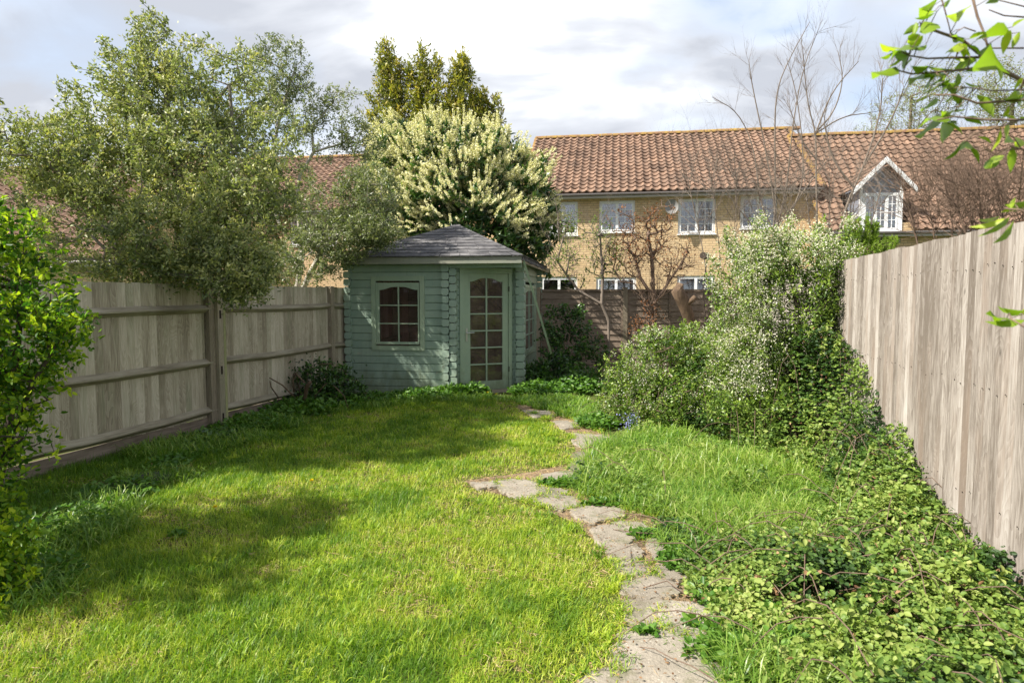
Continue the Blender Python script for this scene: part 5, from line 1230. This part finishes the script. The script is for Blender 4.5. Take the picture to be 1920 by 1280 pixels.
def weeds():
    """patches of low weeds, (px,py, rx, ry, height, n, matkey)"""
    S = {'weed': [], 'ivy': []}
    spots = [(470, 800, .5, .5, .16, 900, 'weed'), (560, 775, .5, .5, .22, 1000, 'weed'), (620, 765, .5, .5, .24, 900, 'weed'), (700, 755, .5, .3, .16, 700, 'weed'), (790, 748, .5, .3, .18, 800, 'weed'), (850, 742, .4, .25, .2, 800, 'weed'), (890, 742, .25, .15, .22, 500, 'weed'), (1010, 742, .5, .4, .26, 1100, 'weed'), (1080, 735, .5, .5, .3, 1100, 'weed'),
             (395, 830, .3, .4, .16, 500, 'ivy'), (330, 870, .2, .4, .1, 300, 'weed'), (220, 930, .3, .3, .12, 500, 'weed'), (120, 1000, .3, .4, .18, 500, 'weed'), (400, 790, .1, .15, .3, 250, 'ivy'), (1170, 890, .2, .1, .05, 260, 'weed'), (1060, 912, .22, .1, .05, 400, 'weed'), (1210, 1010, .1, .06, .05, 120, 'weed'),
             (1262, 1060, .08, .15, .05, 160, 'weed'), (1210, 1195, .05, .03, .04, 60, 'weed'), (1320, 1180, .1, .06, .04, 120, 'weed'), (1120, 800, .25, .3, .16, 700, 'weed'), (1500, 1240, .5, .1, .14, 900, 'weed'), (1310, 1050, .17, .22, .07, 500, 'weed'), (1360, 1130, .17, .2, .08, 400, 'weed'), (1290, 1000, .2, .16, .06, 350, 'weed'), (1120, 905, .25, .1, .06, 350, 'weed'), (1150, 950, .25, .06, .05, 260, 'weed'), (1380, 1230, .12, .2, .1, 400, 'weed'), (1130, 860, .08, .15, .06, 160, 'weed'), (1470, 1180, .3, .05, .12, 400, 'weed'), (330, 1010, .05, .04, .05, 40, 'weed'), (40, 1100, .3, .3, .15, 500, 'weed')]
    for px, py, rx, ry, h, n, k in spots:
        g = G(px, py); a = R.uniform(0, 6.283, n); r = np.sqrt(R.uniform(0, 1, n)); x, y = g[0] + np.cos(a) * r * rx, g[1] + np.sin(a) * r * ry
        z = h * (1.1 - r * .6) * R.uniform(.1, 1, n); d = np.column_stack([R.normal(size=n), R.normal(size=n), R.uniform(-.2, .8, n)])
        s = 1 + .08 * max(0, g[1] - 4)
        S[k].append(leaves(T_OVAL, np.column_stack([x, y, z + .01]), d, .045 * s, .03 * s, np.clip(R.normal(.5, .22, n), 0, 1), ((0, -.2, 1), .5)))
    o = leafobj('weeds', S['weed'], M['weed']); props(o, 'low leafy weeds along the fence foot and below the summerhouse', 'weeds', kind='stuff')
    o = leafobj('ground_ivy', S['ivy'], M['ivy']); props(o, 'dark ivy leaves at the foot of the doubled fence post', 'ivy', kind='stuff')
weeds()
# ---- dark shrub with cut stems left of the summerhouse
t, N, pa, tm, base = plant('cut_back_shrub', 'dark straggly shrub with bare cut stems between the left fence and summerhouse', 'shrub',
      [seedpx((570, 775, 9.4), (565, 740, 9.4), (552, 700, 9.4)), seedpx((572, 775, 9.4), (540, 735, 9.3), (505, 705, 9.3)), seedpx((575, 775, 9.4), (620, 735, 9.4), (650, 710, 9.5)), seedpx((560, 775, 9.4), (525, 745, 9.2), (505, 715, 9.2))],
      [(520, 700, 9.4, 38, 25, .3), (500, 730, 9.3, 28, 32, .3), (600, 700, 9.5, 55, 28, .4, 1.2), (640, 720, 9.5, 45, 32, .35), (600, 745, 9.4, 70, 28, .4), (670, 745, 9.6, 30, 22, .25), (530, 760, 9.2, 50, 20, .3)],
      300, 17, .05, .032, M['ivy'], M['twig'], .26, .07, T_OVAL, .003, .012, .0, .5, upb=.4, step=.2, tip_tint=.5)
m = MB()
for pl, r in (([(574, 775, 9.2), (572, 745, 8.9), (576, 722, 8.85), (582, 716, 8.8)], .028), ([(550, 742, 8.85), (530, 722, 8.85), (505, 708, 8.8)], .010), ([(551, 735, 8.85), (549, 712, 8.85), (555, 700, 8.85), (572, 718, 8.8)], .014), ([(522, 745, 8.85), (508, 725, 8.8), (506, 714, 8.8)], .009), ([(653, 766, 8.85), (645, 742, 8.85), (625, 722, 8.8)], .006), ([(590, 742, 8.85), (612, 718, 8.8)], .006), ([(598, 683, 9.2), (625, 681, 9.2)], .008)):
    m.tube([P(*p) for p in pl], [r] * (len(pl) - 1) + [r * .8], 7)
m.build('cut_stems', M['palewood'], t, base, True)
plant('ivy_bush', 'dark green climbing growth beside the summerhouse in front of the back fence', 'bush',
      [seedpx((1050, 740, 11.6), (1055, 690, 11.7), (1070, 620, 12)), seedpx((1050, 740, 11.6), (1015, 700, 11.4)), seedpx((1055, 740, 11.6), (1090, 700, 11.8))],
      [(1040, 700, 11.4, 55, 35, .4, 1.2), (1010, 720, 11.2, 35, 28, .3), (1090, 715, 11.4, 40, 35, .4, 1.1), (1065, 650, 11.9, 35, 40, .3, .8), (1085, 610, 12.2, 30, 32, .25, .5), (1060, 585, 12.4, 40, 16, .2, .5), (1030, 640, 11.8, 20, 45, .2, .7), (1120, 660, 12.2, 24, 30, .3, .4), (1130, 745, 11, 25, 30, .3, .8)],
      420, 24, .055, .038, M['ivy'], M['twig'], .2, .07, T_OVAL, .003, .015, .4, .5, upb=.3, step=.25, tip_tint=.4)
# ---- bare plants over the back fence
def bare(name, label, cat, seeds, blobs, nt, r0, rmax, mat, step=.3, jit=.25, kk=.25, leafn=0, leafm=None, group=None, ex=.45, sag=0.):
    return plant(name, label, cat, seeds, blobs, nt, leafn, .05, .025, leafm, mat, .25, .06, r0=r0, rmax=rmax, shell=.3, group=group, step=step, jit=jit, trunk='branches', crown='buds', sides=4, kk=kk, ex=ex, sag=sag)
bare('bare_climber', 'knotted leafless climber trained on the back fence, its twigs fanned over the brick wall', 'climber',
     [seedpx((1232, 700, 13.35), (1226, 620, 13.35), (1228, 560, 13.4), (1222, 530, 13.4)), seedpx((1226, 600, 13.35), (1208, 560, 13.3), (1190, 532, 13.35), (1165, 528, 13.4), (1150, 505, 13.4)), seedpx((1226, 570, 13.35), (1250, 535, 13.4), (1280, 490, 13.4)), seedpx((1225, 540, 13.4), (1222, 480, 13.45), (1215, 440, 13.4)), seedpx((1226, 560, 13.4), (1200, 520, 13.4), (1190, 480, 13.4))],
     [(1215, 440, 13.4, 50, 55, .4, 1.2), (1240, 400, 13.5, 30, 30, .3), (1180, 470, 13.4, 45, 50, .4), (1265, 480, 13.4, 40, 45, .4), (1160, 410, 13.5, 25, 35, .3, .7), (1215, 590, 13.3, 30, 30, .15, 1.0), (1200, 620, 13.3, 25, 25, .12, .8)], 700, .0055, .055, M['twig'], leafn=3, leafm=M['twig'] if False else leaf_mat('dry_brown_leaves', [(.20, .08, .03), (.30, .13, .05)], .8, .2, .2, 1.1))
bare('bare_climber', 'thin leafless shrub left of the knotted climber, with a few green shoots', 'climber',
     [seedpx((1142, 700, 13.3), (1141, 600, 13.3), (1128, 570, 13.3), (1085, 545, 13.4), (1062, 515, 13.4), (1068, 480, 13.4)), seedpx((1128, 570, 13.3), (1130, 520, 13.4), (1125, 440, 13.4)), seedpx((1062, 515, 13.4), (1045, 490, 13.4), (1060, 430, 13.4))],
     [(1075, 450, 13.5, 30, 60, .3), (1130, 450, 13.5, 30, 60, .3), (1050, 490, 13.4, 25, 30, .2), (1100, 510, 13.4, 35, 25, .2), (1150, 480, 13.5, 25, 40, .3)], 300, .005, .035, M['graybranch'], leafn=6, leafm=M['shrub'])
def whips(name, label, cat, seeds, n, L, depth, r, mat, lo=.3, up=.3, spread=.5, r0=.05, kids=(3, 5), bend=.2, group=None, shrink=.6):
    base = np.array(seeds[0][0]).copy(); base[2] = 0; t = thing(name, label, cat, base, 0, group); st = []
    for k, s in enumerate(seeds):
        # smooth the stems
        q = [np.array(p, float) for p in s]
        for _ in range(2):
            z = [q[0]]
            for a_, b_ in zip(q[:-1], q[1:]): z += [a_ * .75 + b_ * .25, a_ * .25 + b_ * .75]
            q = z + [q[-1]]
        st.append((q, np.linspace(r0 * (1 if k == 0 else .7), r * 1.3, len(q))))
    polys_obj('trunk', st, mat, t, base, 7)
    out = []; ln = np.array([sum(np.linalg.norm(a_ - b_) for a_, b_ in zip(q[:-1], q[1:])) for q, _ in st]); ln /= ln.sum()
    for _ in range(n):
        q, rr = st[R.choice(len(st), p=ln)]; i = int(len(q) * (lo + (1 - lo) * R.uniform(0, 1))); i = max(1, min(len(q) - 1, i))
        tg = q[i] - q[i - 1]; tg = tg / np.linalg.norm(tg)
        rec_branch(q[i].copy(), tg * .7 + norm(R.normal(size=3)) * spread * 1.3 + [0, 0, up], L * R.uniform(.6, 1.2), depth, out, min(r, rr[i]), up, spread, kids, bend, .08, shrink)
    polys_obj('branches', out, mat, t, base, 3)
whips('bare_tree', 'tall leafless multi-stemmed tree in front of the house at centre right', 'tree',
     [seedpx((1450, 700, 16), (1448, 560, 16), (1448, 450, 16), (1455, 380, 16), (1452, 260, 16), (1455, 170, 16), (1480, 110, 16), (1518, 42, 16)), seedpx((1448, 450, 16), (1475, 360, 16), (1485, 240, 16), (1505, 130, 16), (1532, 62, 16)), seedpx((1448, 430, 16), (1425, 380, 16), (1415, 280, 16), (1385, 210, 16), (1335, 182, 16)), seedpx((1448, 460, 16), (1500, 370, 16), (1508, 300, 16), (1495, 180, 16), (1475, 110, 16)), seedpx((1448, 460, 16), (1390, 400, 16), (1350, 340, 16)), seedpx((1448, 440, 16), (1520, 340, 16), (1560, 290, 16)), seedpx((1460, 440, 16), (1440, 300, 16), (1410, 160, 16), (1404, 115, 16))],
     75, .55, 2, .0046, M['graybranch'], .35, .28, .6, .034)
whips('bare_tree', 'leafless vase shaped tree rising where the two tiled roofs meet', 'tree',
     [seedpx((1530, 700, 14), (1530, 540, 14), (1532, 400, 14), (1530, 330, 14), (1530, 248, 14), (1515, 200, 14), (1508, 130, 14), (1505, 90, 14)), seedpx((1530, 248, 14), (1565, 210, 14), (1582, 150, 14), (1572, 100, 14)), seedpx((1530, 250, 14), (1580, 218, 14), (1630, 212, 14)), seedpx((1530, 248, 14), (1560, 170, 14), (1610, 115, 14)), seedpx((1531, 300, 14), (1500, 260, 14), (1480, 200, 14))],
     55, .5, 2, .0044, M['graybranch'], .5, .25, .45, .028)
whips('bare_tree', 'leafless leaning tree crossing the tiled roof beside the dormer', 'tree',
     [seedpx((1560, 700, 13), (1560, 520, 13), (1580, 400, 13), (1620, 310, 13), (1650, 220, 13), (1655, 150, 13)), seedpx((1620, 310, 13), (1670, 230, 13), (1695, 165, 13)), seedpx((1600, 350, 13), (1560, 300, 13), (1545, 230, 13))],
     36, .65, 2, .0062, M['graybranch'], .4, .25, .45, .035)
for i, (px, d, n, lab, px2) in enumerate(((1555, 10.0, 95, 'tangled leafless hedge shrub below the dormer, behind the lime green conifer', 0), (1785, 8.5, 110, 'tangled leafless hedge shrub behind the right fence, right of the dormer', 0), (1880, 7.5, 90, 'tangled leafless hedge shrub behind the right fence at the edge of view', 0), (1380, 14.5, 80, 'low leafless shrub against the brick wall behind the tall bare tree', 0))):
    sd = [seedpx((px + o * .5, 1000 if d < 12 else 720, d), (px + o * .8, 500, d), (px + o, 430, d), (px + o * 1.3, 350 + R.uniform(-20, 30), d)) for o in (-70, -35, 0, 35, 75)]
    whips('bare_shrub', lab, 'shrub', sd, int(n * (1.1, 1.5, 1.7, 1.5)[i]), .75 if d < 12 else 1.0, 2, .0045 if d < 12 else .007, M['twig'] if i in (1, 2) else M['graybranch'], .5, .25, .7, .014, (3, 5), .3, group='leafless hedge shrubs behind the fences')
def add_twigs(pos, root, seeds, n, L, r, mat, up=.3, spread=.55, bend=.3):
    base = np.array(seeds[0][0]).copy(); base[2] = 0; base = np.array(root.location); out = []
    for _ in range(n):
        q = [np.array(p) for p in seeds[R.integers(0, len(seeds))]]; i = R.integers(1, len(q)); f = R.uniform(0, 1); p = q[i - 1] * (1 - f) + q[i] * f
        tg = norm(q[i] - q[i - 1]); rec_branch(p, tg * .5 + norm(R.normal(size=3)) * spread * 1.4 + [0, 0, up], L * R.uniform(.5, 1.2), 2, out, r, up, spread, (3, 5), bend, .08, .6)
    polys_obj('twigs', out, mat, root, base, 3)
roots = [o for o in bpy.data.objects if o.name.startswith('bare_climber') and o.parent is None]
add_twigs(None, roots[0], [seedpx((1226, 540, 13.4), (1222, 480, 13.45), (1215, 420, 13.4)), seedpx((1226, 570, 13.35), (1250, 535, 13.4), (1285, 480, 13.4)), seedpx((1190, 532, 13.35), (1165, 528, 13.4), (1150, 490, 13.4), (1155, 440, 13.4)), seedpx((1226, 600, 13.35), (1208, 560, 13.3), (1190, 510, 13.35), (1185, 450, 13.4))], 55, .62, .0065, M['twig'])
add_twigs(None, roots[1], [seedpx((1130, 540, 13.4), (1125, 470, 13.4), (1115, 420, 13.4)), seedpx((1085, 545, 13.4), (1062, 515, 13.4), (1060, 440, 13.4)), seedpx((1030, 520, 13.4), (1045, 480, 13.4), (1050, 420, 13.4))], 34, .6, .006, M['graybranch'])
# ---- lime conifer
t, N, pa, tm, base = plant('conifer', 'lime green feathery conifer peeping over the far end of the right fence', 'conifer',
      [seedpx((1640, 900, 7.8), (1640, 500, 7.8)), seedpx((1640, 520, 7.8), (1608, 470, 7.8), (1605, 415, 7.8)), seedpx((1640, 500, 7.8), (1625, 470, 7.8), (1624, 410, 7.8))],
      [(1594, 440, 7.8, 5, 28, .05, 3), (1608, 436, 7.8, 5, 30, .05, 3), (1624, 432, 7.8, 5, 28, .05, 3), (1640, 440, 7.8, 5, 26, .05, 3), (1650, 465, 7.8, 30, 18, .2), (1668, 455, 7.8, 14, 12, .1), (1620, 470, 7.8, 30, 18, .2)],
      230, 26, .045, .008, M['lime'], M['twig'], .09, .014, r0=.002, rmax=.02, outw=1.0, upb=2.5, step=.15)
# ---- far trees
for lab, px, d, bl in (('pale weeping birch far beyond the roofs', 1700, 45, [(1690, 215, 45, 55, 40, 1.5), (1740, 190, 45, 45, 60, 1.5), (1640, 235, 45, 40, 22, 1), (1780, 170, 45, 40, 60, 1.5)]),
                       ('pale green spring tree beyond the roofs at the right edge', 1890, 40, [(1890, 160, 40, 55, 55, 1.5), (1900, 210, 40, 60, 50, 1.5), (1850, 190, 40, 30, 40, 1.0)])):
    plant('distant_tree', lab, 'tree', [seedpx((px, 560, d), (px, 400, d), (px + 5, 250, d), (px + 10, 180, d))], bl, 420, 16, .11, .06, M['fartree'], M['graybranch'], .9, .18, r0=.01, rmax=.2, shell=.3, upb=-.6 if px < 1800 else .4, step=.8, outw=.4,
          group=None, sides=4)
# ---- cut stump on the back fence, round cut end
p = P(1290, 600, 13.0); p[2] = .0
t = thing('tree_stump', 'pale brown sawn-off limb standing against the back fence post', 'stump', p)
m = MB(); m.tube([P(1298, 690, 13.3), P(1296, 620, 13.2), P(1290, 590, 13.1), P(1279, 560, 13.05), P(1270, 545, 13.0), P(1275, 531, 13.0)], [.11, .12, .12, .14, .13, .07], 9); m.tube([P(1284, 572, 13.0), P(1298, 562, 12.98), P(1304, 556, 12.97)], [.06, .055, .05], 8)
m.build('limb', M['palewood'], t, p, True)
p = P(1320, 480, 13.3); t = thing('cut_log', 'round dark sawn log end held among the bare twigs over the back fence', 'log', p)
m = MB(); m.tube([P(1318, 479, 13.1), P(1323, 480, 13.3)], [.07, .075], 11); m.build('log_end', M['darkbark'], t, p)
m = MB(); m.tube([P(1320, 700, 13.35), P(1322, 600, 13.35), P(1318, 540, 13.3), P(1326, 485, 13.3)], [.02, .018, .012, .01], 6); m.build('stem', M['darkbark'], t, p)
# ---- small things
p = G(262, 905); t = thing('drain_cover', 'flat dark slab lying in the grass against the left fence', 'cover', p, LANG - math.pi / 2)
m = MB(); n = 26; vs = []
for z, s in ((0, 1), (.03, 1), (.038, .96)):
    for k in range(n):
        a_ = 2 * math.pi * k / n; rr = (abs(math.cos(a_)) ** 4 + abs(math.sin(a_)) ** 4) ** -.25 * (1 + .02 * math.sin(5 * a_)); vs.append((.17 * s * rr * math.cos(a_), .26 * s * rr * math.sin(a_), z))
fs = [(q * n + k, q * n + (k + 1) % n, (q + 1) * n + (k + 1) % n, (q + 1) * n + k) for q in range(2) for k in range(n)] + [tuple(range(2 * n, 3 * n))]
m.add(vs, fs); m.build('slab', M['iron_cover'], t)
def dandelion(px, py, lab, h=.07, first=[None]):
    g = G(px, py, .06)
    g[2] = 0
    t = thing('dandelion', lab, 'flower', g, 0, 'yellow dandelions in the grass')
    if first[0] is None:
        m = MB(); m.tube([(0, 0, 0), (.004, 0, h * .6), (0, .002, h)], .0018, 5); a_ = m.build('stem', M['weed'], t)
        n = 70; an = R.uniform(0, 6.283, n); el_ = R.uniform(.1, 1.2, n); d = np.column_stack([np.cos(an) * np.cos(el_), np.sin(an) * np.cos(el_), np.sin(el_)])
        b_ = leafobj('flower_head', [leaves(T_DIA, np.tile([0, 0, h], (n, 1)).astype(float), d, .02, .007)], M['yellow'], t); first[0] = (a_, b_)
    else:
        for o in first[0]: c = o.copy(); C.objects.link(c); c.parent = t
for q in ((584, 903, 'dandelion in the bright strip in the middle of the lawn'), (403, 953, 'dandelion in the shaded lawn nearest the camera'), (457, 825, 'dandelion near the weeds at the left fence foot'), (914, 737, 'dandelion just left of the other one below the summerhouse door', .15), (930, 740, 'dandelion just right of the other one below the summerhouse door', .15)):
    dandelion(*q[:3])
g = G(1184, 822); t = thing('bluebell', 'pale blue bluebell flowers at the front of the long grass beside the path', 'flower', g)
n = 160; p = np.column_stack([R.normal(0, .06, n), R.normal(0, .05, n), R.uniform(.1, .3, n)])
leafobj('flower_head', [leaves(T_DIA, p, np.column_stack([R.normal(size=n), R.normal(size=n), -np.ones(n)]), .02, .014)], M['blue'], t)
m = MB()
for k in range(12): m.tube([(R.normal() * .05, R.normal() * .04, 0), (R.normal() * .05, R.normal() * .04, .26)], .002, 4)
m.build('stem', M['weed'], t)
# ================================================================== LIGHT, SKY, CAMERA
SUNV = np.array([1, .35, -1.1]); SUNV = SUNV / np.linalg.norm(SUNV)
sl = bpy.data.lights.new('sun', 'SUN'); sl.energy = SUN_E; sl.angle = math.radians(.9); sl.color = (1, .94, .84)
so = bpy.data.objects.new('sun', sl); C.objects.link(so); so.rotation_euler = Vector(SUNV).to_track_quat('-Z', 'Y').to_euler()
w = bpy.data.worlds.new('World'); scene.world = w; w.use_nodes = True
t = w.node_tree; t.nodes.clear()
class WN(NT):
    def __init__(s): s.t = t
n = WN()
el = math.asin(-SUNV[2]); az = math.atan2(-SUNV[0], -SUNV[1])
sky = n.n('ShaderNodeTexSky', sky_type='NISHITA', sun_disc=False, sun_elevation=el, sun_rotation=az, air_density=1.0, dust_density=1.5)
c = n.n('ShaderNodeTexCoord').outputs['Generated']
sp = n.n('ShaderNodeSeparateXYZ', {0: c}); z = n.math('ADD', n.math('MAXIMUM', sp.outputs['Z'], 0.0), .30)
pv = n.n('ShaderNodeCombineXYZ', {'X': n.math('DIVIDE', sp.outputs['X'], z), 'Y': n.math('DIVIDE', sp.outputs['Y'], z), 'Z': 0.0}).outputs[0]
pv = n.n('ShaderNodeMapping', {'Vector': pv, 'Location': CLOUD_OFF, 'Scale': (.85, 1.25, 1)}).outputs[0]
big = n.noise(pv, 1.15, 2, .5, .2); det = n.noise(pv, 2.6, 7, .52, .35)
cov = n.math('ADD', n.math('MULTIPLY', big, .6), n.math('MULTIPLY', det, .4))
cf = n.ramp(cov, [(.40, 0), (.52, 1)])
pv2 = n.n('ShaderNodeMapping', {'Vector': pv, 'Location': (3.3, 1.1, 0)}).outputs[0]
sh = n.math('ADD', n.math('MULTIPLY', n.noise(pv2, 1.2, 4, .55, .3), .5), n.math('MULTIPLY', det, .5))
cc = n.ramp(sh, [(.38, (.92, .92, .92)), (.425, (.72, .735, .76)), (.47, (.52, .54, .58)), (.54, (.38, .40, .445))])
blue = n.mix(.55, n.n('ShaderNodeVectorMath', {0: sky.outputs[0], 1: (SKY_S,) * 3}, operation='MULTIPLY').outputs[0], (.52, .59, .70))
col = n.mix(cf, blue, cc)
bg = n.n('ShaderNodeBackground', {'Color': col, 'Strength': SKY_K})
t.links.new(bg.outputs[0], n.n('ShaderNodeOutputWorld').inputs['Surface'])
cd = bpy.data.cameras.new('camera'); cam = bpy.data.objects.new('camera', cd); C.objects.link(cam)
cam.location = (0, 0, CH); cam.rotation_euler = (math.pi / 2 - math.atan(TP), 0, 0)
cd.sensor_width = 36; cd.lens = F / 1920 * 36; cd.clip_end = 2000; cd.clip_start = .05; cd.dof.use_dof = True; cd.dof.focus_distance = 8.5; cd.dof.aperture_fstop = 5.0
scene.camera = cam
vs = scene.view_settings; vs.view_transform = 'Standard'; vs.look = 'None'; vs.gamma = 1; vs.exposure = EXPO
cy = scene.cycles; cy.max_bounces = 7; cy.diffuse_bounces = 3; cy.glossy_bounces = 3; cy.transmission_bounces = 4; cy.transparent_max_bounces = 12
cy.use_denoising = True; cy.caustics_reflective = False; cy.caustics_refractive = False; cy.sample_clamp_indirect = 6
